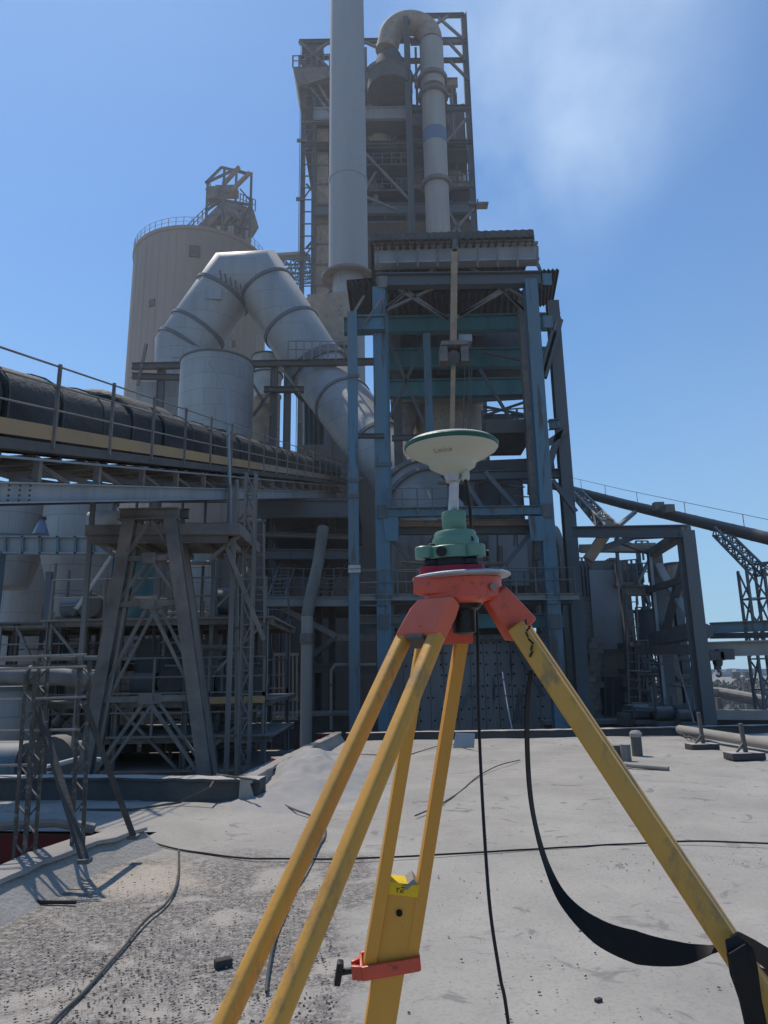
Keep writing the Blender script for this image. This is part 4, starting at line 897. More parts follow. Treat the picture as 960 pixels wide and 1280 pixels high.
def ring(a, b_, f, k=1.05, l=.10, m='steel_slate', nm='joint_ring'):
    c = a.lerp(b_, f); k *= (1-.09*f if a == P[4] else .93-.06*f if a == P[5] else 1); d = (b_-a).normalized(); q = MB(); x, y, z = frame(c, c+d); q.cyl(c-d*l, c+d*l, rD*k, n=40); q.build(nm, m, t)
ring(P[1], P[2], .28); ring(P[1], P[2], .80, 1.06); ring(P[3], P[4], .12); ring(P[3], P[4], .52); ring(P[3], P[4], .93, 1.08, .25); ring(P[1], P[2], .02, 1.05); ring(P[4], P[5], .5, 1.02); ring(P[5], P[6], .12, 1.02); ring(P[5], P[6], .52, 1.06, .12); ring(P[5], P[6], .60, 1.06, .1)
q = MB(); c = P[1].lerp(P[2], .62); d = (P[2]-P[1]).normalized(); q.box(c+V((.35,-rD*.98,-.1)), .9, .12, .7, .1); q.build('patch_plate', 'steel_pale', t)
q = MB()
for j in range(5): c = P[1].lerp(P[2], .80); q.beam(c+V((.2+j*.3,-rD*1.02,.55-j*.22)), c+V((.3+j*.3,-rD*1.02,.0-j*.22)), .07)
q.build('bolt_lug', 'steel_dark', t)
# collar skirt
q = MB(); a, b_ = P[4], P[5]; d = (b_-a).normalized(); q.cyl(a-d*.2, a+d*.1, rD*1.12, n=40); q.build('collar', 'steel_slate', t)
# small white dome left of duct leg
hopper('small_dome_vessel', 'small white capped vessel between round tank and bent duct', 40, 334, 38, 447, 470, 498, 30, 'white_paint', 'vessel')
hopper('pink_vessel', 'brownish cylinder glimpsed under the bent duct', 42, 330, 40, 495, 560, 560, 40, 'pink_metal', 'vessel')
# corrugated grilles behind column C1
b = MB(); b.corr(A(378,556,39), A(408,556,39), A(408,503,39), A(378,503,39), 10, .14); b.build('louvre_panel', 'steel_blue', label='blue louvred panel beside the duct behind the left blue column', cat='louvre')
# ================================================================ SILO with head frame
t = thing('concrete_silo', 'tall brown concrete silo with steel head frame at the left', 'silo', A(247, 700, 66))
YS = 66; cx = A(248, 420, YS).x; rs = (A(330, 420, YS).x-A(166, 420, YS).x)/2; ztop = A(167, 333, YS).z
b = MB(); b.lathe(V((cx,YS,0)), [(rs,GZ),(rs,ztop-.4),(rs+.12,ztop-.35),(rs+.12,ztop),(rs-.4,ztop)], 96)
for k in range(36): a = pi+pi*(k+.5)/36+.04*sin(k*2.1); b.beam(V((cx+cos(a)*rs, YS+sin(a)*rs, GZ)), V((cx+cos(a)*rs, YS+sin(a)*rs, ztop-.4)), .03, .03, V((cos(a), sin(a), 0)))
b.build('shell', 'silo_concrete', t)
b = MB(); rr = rs+.05
for k in range(56):
    a = 2*pi*k/56; p = V((cx+cos(a)*rr, YS+sin(a)*rr, ztop)); b.beam(p, p+V((0,0,.9)), .045)
b.tube([V((cx+cos(2*pi*k/48)*rr, YS+sin(2*pi*k/48)*rr, ztop+.9)) for k in range(49)], .022, 5); b.tube([V((cx+cos(2*pi*k/48)*rr, YS+sin(2*pi*k/48)*rr, ztop+.45)) for k in range(49)], .02, 5); b.build('rim_railing', 'steel_dust', t)
for a in (198, 262): 
    pass
b = MB(); 
for (x, y, s_) in ((244, 316, 1.0), (189, 377, .6), (286,420,.5)):
    p = A(x, y, YS-rs+.3); th = math.asin(max(-1, min(1, (p.x-cx)/rs))); b.box((cx+sin(th)*rs, YS-cos(th)*rs, p.z), s_, .25, s_*1.2, th)
b.build('hatch', 'steel_dark', t)
b = MB(); b.beam(A(286, 500, YS-rs-.2), A(288, 400, YS-rs-.2), .3); b.build('downpipe', 'steel_dust', t)
t = thing('head_frame', 'open steel head frame with sloping gallery on top of the silo', 'steel frame', A(285, 310, YS-2))
Yh = YS-3.2
cs = [A(258, 305, Yh), A(300, 312, Yh)]; 
for (x, yb, yt, Y) in ((257,290,229,Yh),(277,300,209,Yh-2),(312,296,216,Yh),(293,290,212,Yh+2)):
    p = A(x, yb, Y); q = V((p.x, Y, A(x, yt, Y).z)); bar(t, 'post', p, q, .22, .22, 'steel_slate')
for a in ((257,229,277,209),(277,209,312,218),(257,264,277,250),(277,250,312,256),(257,229,293,212),(293,212,312,218)): bar(t, 'beam', A(a[0],a[1],Yh), A(a[2],a[3],Yh), .2, .22, 'steel_slate')
for a in ((279,231,299,209),(291,237,312,216)): bar(t, 'sloping_beam', A(a[0],a[1],Yh-1), A(a[2],a[3],Yh-1), .38, .3, 'beam_tan')
for a in ((257,262,277,232),(277,262,257,236),(277,290,312,262),(312,256,298,292),(300,236,312,250),(268,250,262,228)): bar(t, 'brace', A(a[0],a[1],Yh), A(a[2],a[3],Yh), .12, .12, 'steel_slate')
b = MB(); b.prism([A(231,298,Yh), A(281,248,Yh), A(317,262,Yh), A(309,275,Yh), A(281,262,Yh), A(244,302,Yh)], (0,3,0)); b.build('sloping_gallery', 'steel_dust', t)
b = MB(); b.prism([A(281,266,Yh+.2), A(309,274,Yh+.2), A(305,312,Yh+.2), A(279,312,Yh+.2)], (0,2.6,0)); b.build('house', 'pink_metal', t)
for x in (275.5, 289): bar(t, 'leg', A(x, 340, Yh-.4), A(x, 284, Yh-.4), .62, .5, 'pipe_cream')
b = MB(); b.box(A(267,245,Yh), 1.0, 1.2, 1.4); b.box(A(284,240,Yh+1), 2.2, 1.2, .8); b.cyl(A(279,262,Yh-1), A(302,272,Yh-1), .35, n=12); b.build('drive_unit', 'steel_dust', t)
rail(t, A(231,296,Yh-.2), A(258,270,Yh-.2), 1.1, 6, 'steel_slate', .04); rail(t, A(300,256,Yh-.2), A(319,264,Yh-.2), 1.3, 6, 'steel_slate', .04)
b = MB()
for (x0,y0,x1,y1) in ((244,302,309,303),(281,280,310,286),(262,300,300,262),(309,275,300,312)): b.beam(A(x0,y0,Yh-.3), A(x1,y1,Yh-.3), .18)
b.build('framing', 'steel_slate', t)
# bridge silo -> tower
t = thing('link_bridge', 'thin lattice link bridge between silo and preheater tower', 'bridge', A(368, 330, 58))
bar(t, 'deck', A(322,322,60), A(384,318,56), .8, .25, 'pink_metal'); b = MB(); lattice(b, A(340,334,58), A(412,331,56), .9, .06, 8); b.build('truss', 'steel_blue', t)
b = MB(); lattice(b, A(360,349,57), A(412,345,56), .7, .05, 6); b.build('truss', 'steel_blue', t)
# ================================================================ STACK
t = thing('chimney_stack', 'tall smooth pale grey chimney stack rising out of the top of the picture', 'chimney', A(434, 400, 42))
Yk = 42; c = A(435.5, 345, Yk); rk = 24.6*Yk/FP/ray(435,345).y*1.0; zj = A(433, 228, Yk).z
b = MB(); b.lathe(V((c.x,Yk,0)), [(rk,c.z-.05),(rk*1.0,zj)], 48); b.build('lower_shell', 'stack_paint', t)
b = MB(); b.lathe(V((c.x,Yk,0)), [(rk*.985,zj+.003),(rk*.90,zj+26)], 48); b.build('upper_shell', 'stack_paint', t)
b = MB(); b.lathe(V((c.x,Yk,0)), [(rk*.98,zj-.09),(rk*1.035,zj-.09),(rk*1.035,zj+.07),(rk*.98,zj+.07)], 48); b.build('flange', 'stack_paint', t)
b = MB(); b.lathe(V((c.x,Yk,0)), [(rk*.8,c.z-8),(rk*.8,c.z-.1)], 32); b.build('inner_duct', 'duct_metal', t)
b = MB(); b.lathe(V((c.x,Yk,0)), [(rk*1.0,c.z-.18),(rk*1.36,c.z-.32),(rk*1.36,c.z-.16),(rk*1.0,c.z-.05)], 40); b.build('base_platform', 'steel_dust', t)
t = thing('duct_house', 'scuffed pinkish metal casing under the chimney stack', 'casing', A(410, 450, 40))
b = MB(); b.prism([A(384,368,39), A(434,364,39), A(446,400,39), A(446,470,39), A(384,470,39)], (0,4.5,0)); b.build('casing', 'pink_metal', t)
b = MB(); b.prism([A(378,424,38.6), A(440,424,38.6), A(440,431,38.6), A(378,431,38.6)], (0,3,0)); b.build('ledge', 'steel_grey', t)
# ================================================================ PREHEATER TOWER
t = thing('preheater_tower', 'tall dark steel preheater tower with cyclones behind the chimney', 'tower', A(485, 500, 56))
YT, YB = 52.0, 61.0; t_tower = t
def X_(x, y=200, Y=None): return A(x, y, Y or YT).x
def Z_(y, x=500, Y=None): return A(x, y, Y or YT).z
cols = {'a': X_(378,240), 'b': X_(392,240), 'c': X_(513,200), 'd': X_(586,150)}
ZL, ZR = Z_(52), Z_(18)
for k, zt in (('a', Z_(52)), ('b', Z_(52)), ('c', ZR), ('d', ZR)):
    for Y in (YT, YB):
        if k == 'a' and Y == YB: continue
        w_ = .34 if k in 'ab' else .50
        bar(t, 'column', V((cols[k],Y,4)), V((cols[k],Y,zt)), w_, w_, 'steel_slate' if Y == YT else 'steel_dark', I=True, up=V((1,0,0)))
def tb(x0, y0, x1, y1, w_, h_, m_='steel_slate', Y=None, nm='beam', I=False): return bar(t, nm, A(x0,y0,Y or YT), A(x1,y1,Y or YT), w_, h_, m_, I=I)
for (y, x0, x1, h_, m_) in ((52,374,515,.35,'steel_slate'),(20,508,580,.3,'steel_slate'),(52,513,582,.55,'steel_grey'),(76,513,582,.3,'steel_slate'),(89,368,412,.6,'steel_dust'),(143,392,515,1.25,'steel_pale'),(136,515,586,.5,'steel_slate'),(180,378,590,.35,'steel_dark'),(232,515,592,.55,'steel_dust'),(262,392,590,.95,'steel_slate'),(104,518,572,.8,'pink_metal'),(73,374,412,.2,'steel_slate'),(152,378,412,.4,'steel_dust')):
    z = Z_(y, (x0+x1)/2); p = V((A(x0,y,YT).x, YT-.03, z)); q = V((A(x1,y,YT).x, YT-.03, z)); bar(t, 'beam', p, q, .35, h_, m_, I=True)
    if y not in (20, 104, 73, 52, 76, 136): 
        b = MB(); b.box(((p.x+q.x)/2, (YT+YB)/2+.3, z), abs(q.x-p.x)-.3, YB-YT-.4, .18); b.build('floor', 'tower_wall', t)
        if y in (232, 143): rail(t, p+V((0,-.2,h_/2)), q+V((0,-.2,h_/2)), 1.0, max(4, int((q.x-p.x)/1.1)), 'steel_dark', .025)
for a in ((374,52,412,86),(412,52,374,80),(455,52,513,78),(513,52,560,20),(513,22,545,52),(548,22,580,50),(582,76,560,52),(455,190,512,250),(586,145,556,180),(592,262,560,296),(470,215,455,240),(560,262,580,300),(392,96,412,130),(376,95,412,140),(515,100,545,52),(586,100,562,76),(454,245,495,262)):
    tb(*a, .2, .2, 'steel_grey', YT-.1, 'brace')
# dark sheets added as backing, closing the open lattice against the sky
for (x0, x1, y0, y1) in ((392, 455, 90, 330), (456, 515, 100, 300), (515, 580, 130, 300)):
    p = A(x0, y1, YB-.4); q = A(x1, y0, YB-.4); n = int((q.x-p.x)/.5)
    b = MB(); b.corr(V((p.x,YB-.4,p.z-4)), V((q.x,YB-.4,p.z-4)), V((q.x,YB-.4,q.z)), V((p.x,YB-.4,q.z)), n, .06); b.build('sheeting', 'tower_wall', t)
for z in [Z_(y) for y in (120, 165, 205, 245, 290)]:
    b = MB(); b.beam(V((cols['b'],YB-2,z)), V((cols['d'],YB-2,z)), .3, .45); b.build('beam', 'steel_dark', t)
# stair strip on the left
b = MB()
for i in range(44):
    z = 6+ (ZL-6)*i/44; b.beam(V((cols['a'],YT-.1,z)), V((cols['b'],YT-.1,z)), .1, .07)
    if i % 5 == 0: b.beam(V((cols['a']-.5,YT-.2,z)), V((cols['a']+.1,YT-.2,z)), .12, .3); b.beam(V((cols['a'],YT,z)), V((cols['b'],YT,min(ZL,z+1.6))), .1)
b.beam(V((cols['a']+.22,YT-.1,6)), V((cols['a']+.22,YT-.1,ZL-.2)), .05); b.beam(V((cols['a']-.25,YT-.2,6)), V((cols['a']-.25,YT-.2,ZL-.2)), .05); b.build('stair_flight', 'steel_slate', t)
b = MB(); b.box((X_(402,250), YT+1.2, (4+Z_(150))/2), 1.0, 1.0, Z_(150)-4); b.build('lift_shaft', 'pink_metal', t)
for i in range(22): z = 6+(Z_(150)-6)*i/22; b = MB(); b.box((X_(402,250), YT+.65, z), 1.2, .12, .14); b.build('shaft_band', 'steel_dust', t)
# left head box, platform railing
b = MB(); b.prism([A(366,84,YT-.6), A(412,82,YT-.6), A(412,96,YT-.6), A(372,108,YT-.6)], (0,4,0)); b.build('platform', 'steel_dust', t)
rail(t, A(366,84,YT-.8), A(412,82,YT-.8), 1.2, 7, 'steel_slate', .05)
b = MB(); b.box(A(392,72,YT+1), 1.6, 1.6, 1.0); b.cyl(A(378,76,YT+1), A(404,66,YT+1), .3, n=12); b.build('hoist_gear', 'steel_dust', t)
bar(t, 'column', V((X_(511,160,YT-2.4),YT-2.4,4)), V((X_(511,160,YT-2.4),YT-2.4,Z_(20,511,YT-2.4))), .42, .42, 'steel_slate', I=True, up=V((1,0,0)))
for y_ in (22, 52, 140, 262): bar(t, 'outrigger', A(511,y_,YT-2.4)+V((0,.2,0)), V((A(511,y_,YT-2.4).x,YT-.3,A(511,y_,YT-2.4).z)), .2, .25, 'steel_slate')
# gooseneck riser
yp = YT-1.25; rp = 14.6*yp/FP/ray(540,150).y
R0p = A(549, 320, yp); xr = R0p.x; P = [V((xr, yp, 6))]
zt = A(541, 48, yp).z; P.append(V((xr,yp,Z_(175,545,yp)))); 
b = MB(); b.tube([V((xr,yp,6)), V((xr,yp,A(545,120,yp).z))], rp, 28); b.build('riser_pipe', 'pipe_cream', t)
b = MB(); b.tube([V((xr,yp,A(543,112,yp).z)), V((xr,yp,A(541,56,yp).z))], rp*1.04, 28); b.build('upper_riser', 'pipe_cream', t)
xl = A(487, 80, yp).x; cxm = (xr+xl)/2; za = A(520, 50, yp).z; Ra = (xr-xl)/2
b = MB(); b.tube([V((xr,yp,za-.3))]+[V((cxm+Ra*cos(a), yp, za+Ra*1.0*sin(a))) for a in [j*pi/16 for j in range(0, 17)]]+[V((xl-.25,yp,za-1.2))], rp*.98, 28); b.build('gooseneck', 'pink_metal', t, sharp=60)
b = MB(); b.lathe(V((xr,yp,0)), [(rp*1.03,Z_(182,545,yp)),(rp*1.035,Z_(166,545,yp))], 28); b.build('blue_band', 'band_blue', t)
for y in (100, 120, 231): b = MB(); b.lathe(V((xr,yp,0)), [(rp,Z_(y+3,545,yp)),(rp*1.3,Z_(y+3,545,yp)),(rp*1.3,Z_(y-1,545,yp)),(rp,Z_(y-1,545,yp))], 28); b.build('pipe_flange', 'steel_dust', t)
# cyclones
def cyc(x, yt, yc, yb, rpx, Y, m_='pink_metal', bot=.3):
    c = V((A(x, yc, Y).x, Y, 0)); r = rpx*Y/FP/ray(x, yc).y; b = MB(); b.lathe(c, [(r*bot,A(x,yb,Y).z),(r,A(x,yc,Y).z),(r,A(x,yt,Y).z),(r*.5,A(x,yt-4,Y).z)], 32); b.build('cyclone', m_, t)
cyc(484, 98, 130, 160, 30, YT+3.2, 'steel_dust'); cyc(474, 158, 182, 205, 15, YT+2.5, 'pink_metal', .5); cyc(520, 196, 240, 285, 26, YT+4.5, 'steel_slate'); cyc(565, 205, 240, 290, 18, YT+4.5, 'pink_metal'); cyc(470, 240, 262, 300, 16, YT+5, 'steel_dust')
b = MB(); b.lathe(V((xl,yp,0)), [(rp*1.9,A(487,101,yp).z),(rp*1.02,A(487,72,yp).z)], 28); b.build('cone_hood', 'tower_wall', t)
b = MB(); b.lathe(V((xl,yp,0)), [(rp*1.95,A(487,116,yp).z),(rp*1.95,A(487,101,yp).z),(rp*2.05,A(487,100,yp).z),(rp*2.05,A(487,99,yp).z)], 28); b.build('hood_platform', 'steel_dark', t)
rail(t, A(462,112,YT+.6), A(508,112,YT+.6), 1.2, 8, 'steel_dust', .04)
b = MB(); b.box(A(598,257,YT), 1.6, .8, .15); b.beam(A(597,257,YT), A(597,249,YT), .1); b.build('side_bracket', 'steel_dust', t)

# extra small pipework in the left steelwork
t = thing('pipework', 'maze of thin service pipes and cable trays behind the trestle', 'pipework', A(190, 990, 18.5)); random.seed(21)
for i in range(34):
    Y = random.uniform(16.8, 23); x = random.uniform(20, 330); y = random.uniform(700, 960); L1 = random.uniform(20, 90)*(1 if x < 230 else -1)
    pts = [A(x, y, Y), A(x+L1, y+random.uniform(-2,2), Y)]
    if random.random() < .6: pts.append(pts[-1]+V((0,0,random.choice((-1,1))*random.uniform(.5,1.8))))
    if random.random() < .4: pts.append(pts[-1]+V((random.uniform(-1,1),.3,0)))
    b = MB(); b.tube(pts, random.choice((.02,.03,.045,.07)), 7); b.build('pipe', random.choice(('steel_dark','steel_grey','steel_slate','steel_dust','steel_dark')), t)
for i in range(26):
    Y = random.uniform(17, 23); x = random.uniform(40, 330); p, q = vert(x, random.uniform(850, 960), random.uniform(690, 800), Y); 
    bar(t, 'hanger', p, q, random.choice((.04,.06,.09)), None, random.choice(('steel_dark','steel_grey','steel_slate')))
t = thing('tower_pipework', 'bundle of small pipes and ducts threading the preheater tower', 'pipework', A(480, 300, 54)); random.seed(5)
for i in range(40):
    Y = random.uniform(YT+.2, YB-1); x = random.uniform(458, 580); y = random.uniform(110, 290); pts = [A(x, y, Y)]
    for k in range(3): pts.append(pts[-1]+random.choice((V((1,0,0)),V((0,0,1)),V((-1,0,0)),V((0,0,-1)),V((.6,0,-.8))))*random.uniform(.5,1.8))
    ok = [pts[0]]
    for p in pts[1:]:
        if (p-ok[-1]).length > .2 and (len(ok) < 2 or (p-ok[-1]).normalized().dot((ok[-1]-ok[-2]).normalized()) > -.5): ok.append(p)
    ok = [V((min(max(p.x, X_(458)), X_(583)), p.y, p.z)) for p in ok]
    ok = [p for j, p in enumerate(ok) if j == 0 or (p-ok[j-1]).length > .15]
    if len(ok) < 2: continue
    b = MB(); b.tube(ok, random.choice((.05,.08,.14,.25)), 8); b.build('pipe', random.choice(('steel_dark','steel_dust','steel_slate','pink_metal')), t)

random.seed(31)
for (y, x0, x1) in ((120,455,513),(160,455,513),(214,455,513),(246,455,513),(196,515,586),(165,516,560),(285,455,590)):
    p = A(x0, y, YT+.9); q = A(x1, y, YT+.9); bar(t_tower, 'platform', p, V((q.x,q.y,p.z)), 1.6, .16, 'steel_dark'); rail(t_tower, p+V((0,-.8,.1)), V((q.x,q.y,p.z))+V((0,-.8,.1)), 1.0, 6, 'steel_slate', .035)
for (x, y0, y1) in ((470,100,300),(497,104,300),(527,60,300),(562,60,300),(575,110,300),(460,60,300),(402,52,330)): 
    b_, q_ = vert(x, y1, y0, YT+1.8); bar(t_tower, 'post', b_, q_, .22, .22, random.choice(('steel_slate','steel_dark')))
for a in ((462,120,500,158),(500,165,462,210),(516,100,560,132),(560,140,520,176),(520,215,575,188),(576,240,522,286),(462,290,508,262),(383,110,410,150),(383,190,410,160),(383,230,410,262),(383,310,410,280)): bar(t_tower, 'brace', A(a[0],a[1],YT+1.6), A(a[2],a[3],YT+1.6), .16, .16, random.choice(('steel_slate','steel_grey')))
# ================================================================ BLUE CRANE FRAME
t = thing('crane_gantry', 'worn blue steel crane frame with corrugated canopy towering behind the tripod', 'steel frame', A(580, 1000, 26))
Y0, Y1 = 25.0, 31.0
def X0(x, y=640, Y=None): return A(x, y, Y or Y0).x
def Z0(y, x=570, Y=None): return A(x, y, Y or Y0).z
def colm(x, yref, yt, Y, w_, m_, nm='column', d_=None, zb=None):
    xx = A(x, yref, Y).x; bar(t, nm, V((xx,Y,GZ if zb is None else zb)), V((xx,Y,A(x, yt, Y).z)), w_, d_ or w_, m_, I=True, up=V((0,1,0)))
    return xx
c1 = colm(442, 650, 392, 24.3, .36, 'steel_blue'); 
c2 = colm(478, 650, 362, 25, .50, 'steel_blue'); colm(487.5, 650, 362, 25.6, .16, 'steel_blue')
c4 = colm(683, 650, 352, 25, .48, 'steel_blue'); c5 = colm(711, 650, 378, 26.5, .46, 'steel_slate')
colm(664, 560, 372, 25.9, .34, 'steel_dust', zb=A(664, 700, 25.9).z); colm(535, 480, 418, 27, .3, 'steel_blue', zb=A(535, 545, 27).z)
cbk = [colm(500, 650, 400, Y1, .4, 'steel_dark'), colm(672, 650, 400, Y1, .4, 'steel_slate')]
def fb(x0, y0, x1, y1, w_, h_, m_='steel_blue', Y=Y0, nm='girder', I=True, dy=0): return bar(t, nm, A(x0,y0,Y), A(x1,y1,Y+dy), w_, h_, m_, I=I)
# top box girder with stiffeners
fb(468, 322, 672, 317, .5, .80, 'steel_pale'); 
for x in range(472, 675, 25): b = MB(); b.beam(A(x, 334, 24.72), A(x, 308, 24.72), .07, .06); b.build('stiffener', 'steel_dust', t)
b = MB(); n = 44; b.corr(A(463,303,24.5)+V((0,0,0)), A(668,297,24.5), A(668,297,24.5)+V((0,4.2,-.35)), A(463,303,24.5)+V((0,4.2,-.35)), n, .045, .02); b.build('canopy_sheet', 'steel_dark', t, sharp=10)
b = MB(); b.corr(A(463,301,24.45), A(668,296,24.45), A(667,287,24.45), A(464,293,24.45), 44, .03, .02); b.build('canopy_fascia', 'steel_dark', t, sharp=10)
fb(466, 303, 668, 298, .12, .16, 'steel_dust', 24.6, 'canopy_beam')
# lower canopy (corrugated, seen from below)
b = MB(); b.corr(A(433,352,24.6), A(470,352,24.6), V((A(470,352,24.6).x, 29, Z0(360,450,24.6)+1.0)), V((A(433,352,24.6).x, 29, Z0(360,450,24.6)+1.0)), 10, .05); b.build('side_canopy', 'steel_dark', t, sharp=10)
b = MB(); b.prism([A(433,350,24.6), A(466,347,24.6), A(462,392,27.5), A(450,396,27.5)], (0,.05,0)); b.build('side_canopy', 'steel_dark', t)
b = MB(); b.corr(A(672,338,25.2), A(699,337,25.2), A(691,380,28.6), A(672,384,28.6), 10, .05); b.build('side_canopy', 'steel_dark', t, sharp=10)
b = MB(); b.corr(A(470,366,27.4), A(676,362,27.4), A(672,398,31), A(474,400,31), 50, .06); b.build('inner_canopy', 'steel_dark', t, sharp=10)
fb(470, 352, 676, 349, .4, .55, 'steel_slate', 25.1); fb(430, 408, 700, 402, .35, .72, 'steel_teal', 27.5); fb(440, 405, 480, 404, .3, .6, 'steel_blue', 24.6)
fb(470, 449, 690, 447, .35, .95, 'steel_teal', 30); fb(484, 487, 672, 483, .35, .85, 'steel_teal', 30.5)
fb(605, 499, 672, 495, .2, .2, 'steel_slate', 30.6); fb(604, 521, 660, 520, .2, .18, 'steel_slate', 30.6)
fb(484, 641, 676, 638, .3, .33, 'steel_blue', 24.8); fb(484, 655, 676, 653, .3, .2, 'pink_metal', 25.6); fb(484, 661, 690, 660, .3, .45, 'steel_slate', 25.9)
fb(448, 747, 724, 746, .3, .22, 'steel_pale', 24.8); fb(448, 752, 715, 752, .3, .2, 'steel_slate', 25.4); fb(448, 777, 705, 776, .3, .5, 'steel_teal', 26.2); fb(440, 775, 500, 775, .3, .3, 'steel_dust', 25.5)
fb(700, 530, 686, 531, .3, .36, 'steel_blue', 25.6); fb(448, 545, 480, 545, .2, .15, 'steel_slate', 24.7); fb(490, 548, 534, 546, .2, .2, 'steel_slate', 26); fb(448, 733, 470, 722, .12, .12, 'steel_slate', 24.9)
# X bracings under the canopy
for a in ((474,340,560,400),(560,322,474,392),(565,322,655,372),(660,340,574,396),(474,392,560,352),(488,356,560,400),(566,400,655,350),(470,396,510,364),(655,388,620,356),(625,360,668,400)): fb(*a, .10, .10, 'steel_dust', 25.3, 'brace', False)
for a in ((488,430,530,530),(528,430,488,520),(600,462,660,560),(606,440,690,458),(676,470,664,520),(672,330,700,400),(668,345,694,400)): fb(*a, .12, .12, 'steel_slate', 28.5, 'brace', False)
for a in ((692,415,676,470),(700,535,684,590),(676,560,706,540) ,(700,400,680,472)): fb(*a, .2, .24, 'steel_slate', 26, 'brace', False)
for a in ((604,508,664,520),(604,520,664,500)): fb(*a, .1, .1, 'steel_dark', 30.4, 'brace', False)
for a in ((486,668,512,700),(662,668,632,706),(606,590,650,640),(580,600,606,640),(720,640,690,600) ): fb(*a, .16, .16, 'steel_slate', 25.7, 'brace', False)
for a in ((455,370,440,395),(478,372,452,410)): fb(*a, .09, .09, 'steel_dust', 24.5, 'brace', False)
for (x, s_) in ((672, 1), (490, -1)):
    b = MB(); b.prism([A(x-12,645,24.7), A(x+8,645,24.7), A(x+8,676,24.7), A(x-8,676,24.7)], (0,.05,0)); b.build('gusset_plate', 'steel_blue', t)
# platform block right upper (dark) and deck
b = MB(); b.box(A(630,548,27.5), 1.9, 3, .55); b.build('hoist_deck', 'steel_dark', t); b = MB(); b.box(A(633,537,27), 1.1, .8, .32); b.build('hoist_cabinet', 'steel_dark', t)
fb(585, 588, 690, 583, .8, .55, 'steel_dark', 28, 'walkway', False)
fb(560, 596, 700, 592, .3, .35, 'steel_slate', 26.5)
rail(t, A(604,540,27), A(662,536,27), .9, 5, 'steel_dark', .03)
# sign plate on the left column
b = MB(); b.box(A(443,711,24.05), .42, .02, .26); b.build('sign_plate', 'white_paint', t); b = MB(); b.box(A(443,711,24.03), .42, .012, .02); b.build('sign_line', 'steel_dark', t)
for y in (600, 620, 470):
    b = MB(); b.box(A(442,y,24.1), .42, .06, .14); b.build('splice_plate', 'steel_slate', t)
for y in (745, 580):
    b = MB(); b.box(A(480,y,24.72), .6, .05, .16); b.build('splice_plate', 'steel_slate', t)
for (x, y, Y_) in ((478,352,24.7),(478,408,24.7),(684,349,24.7),(685,402,24.7),(478,640,24.7),(684,638,24.7),(479,748,24.7),(690,746,24.7),(480,777,24.7),(694,777,24.7)):
    q_ = A(x, y, Y_); b = MB(); b.box(q_, .36, .02, .5)
    for i in (-.13, .13):
        for j in (-.22, -.07, .08, .22): c_ = q_+V((i, -.012, j)); b.cyl(c_, c_+V((0,-.03,0)), .022, n=6)
    b.build('bolted_plate', random.choice(('steel_blue','steel_slate','steel_grey')), t)
# handrails on the mid floor
rail(t, A(448,747,24.6), A(720,743,24.6), .95, 12, 'steel_slate', .022); rail(t, A(484,641,24.6), A(560,640,24.6), .9, 5, 'steel_slate', .02)
# mast beam (tan) with hoist
t = thing('hoist_mast', 'tan hanging beam with dark hoist trolley in the middle of the blue frame', 'hoist', A(567, 545, 24.3))
bar(t, 'mast', A(568, 313, 24.2), A(566.5, 432, 24.2), .24, .2, 'beam_tan', up=V((0,1,0))); bar(t, 'lower_mast', A(566.5, 456, 24.6), A(565, 540, 24.6), .17, .16, 'beam_tan', up=V((0,1,0)))
bar(t, 'head', A(569, 300, 24.2), A(568, 316, 24.2), .18, .2, 'steel_slate', up=V((0,1,0)))
b = MB(); b.box(A(567,434,24.4), 1.0, .8, .16); b.build('trolley_top', 'steel_dust', t); 
for x in (554, 580): b = MB(); b.box(A(x,446,24.4), .28, .6, .6); b.build('trolley_cheek', 'steel_dust', t)
b = MB(); b.cyl(A(567,446,24.2), A(567,446,25), .24, n=18); b.build('drum', 'steel_dark', t)
b = MB(); b.box(A(581,426,24.7), .5, .5, .28); b.build('motor_box', 'steel_pale', t)
b = MB()
for dx in (-3, 3, 6): b.tube([A(584+dx,445,24.5), A(582+dx,540,24.5)], .018, 5)
b.build('hoist_rope', 'steel_dark', t)
# ================================================================ things seen through the frame
wallbox('cooler_building', 'weathered beige tower block seen through the middle of the blue frame', 500, 606, 488, 35, 5, 'pink_metal', windows=((508,560,515,540,'hole_dark'),))
t = thing('beige_drum', 'beige ribbed drum with pink beam behind the satellite antenna', 'drum', A(555, 560, 33.5))
c = A(560, 540, 33.5); b = MB(); b.lathe(V((c.x,33.5,0)), [(1.8,A(560,600,33.5).z),(1.8,A(560,504,33.5).z),(1.3,A(560,498,33.5).z)], 36); b.build('shell', 'pink_metal', t)
bar(t, 'top_beam', A(488,500,32), A(603,499,32), .3, .35, 'pink_metal'); b = MB(); b.lathe(V((A(508,520,32.4).x,32.4,0)), [(.25,A(508,545,32).z),(.55,A(508,515,32).z),(.55,A(508,505,32).z)], 20); b.build('side_pot', 'steel_dust', t)
# dark interior block behind
wallbox('plant_core', 'dark plant building deep inside the blue frame', 486, 668, 600, 34.5, 8, 'building_dark', ribs=1.0)
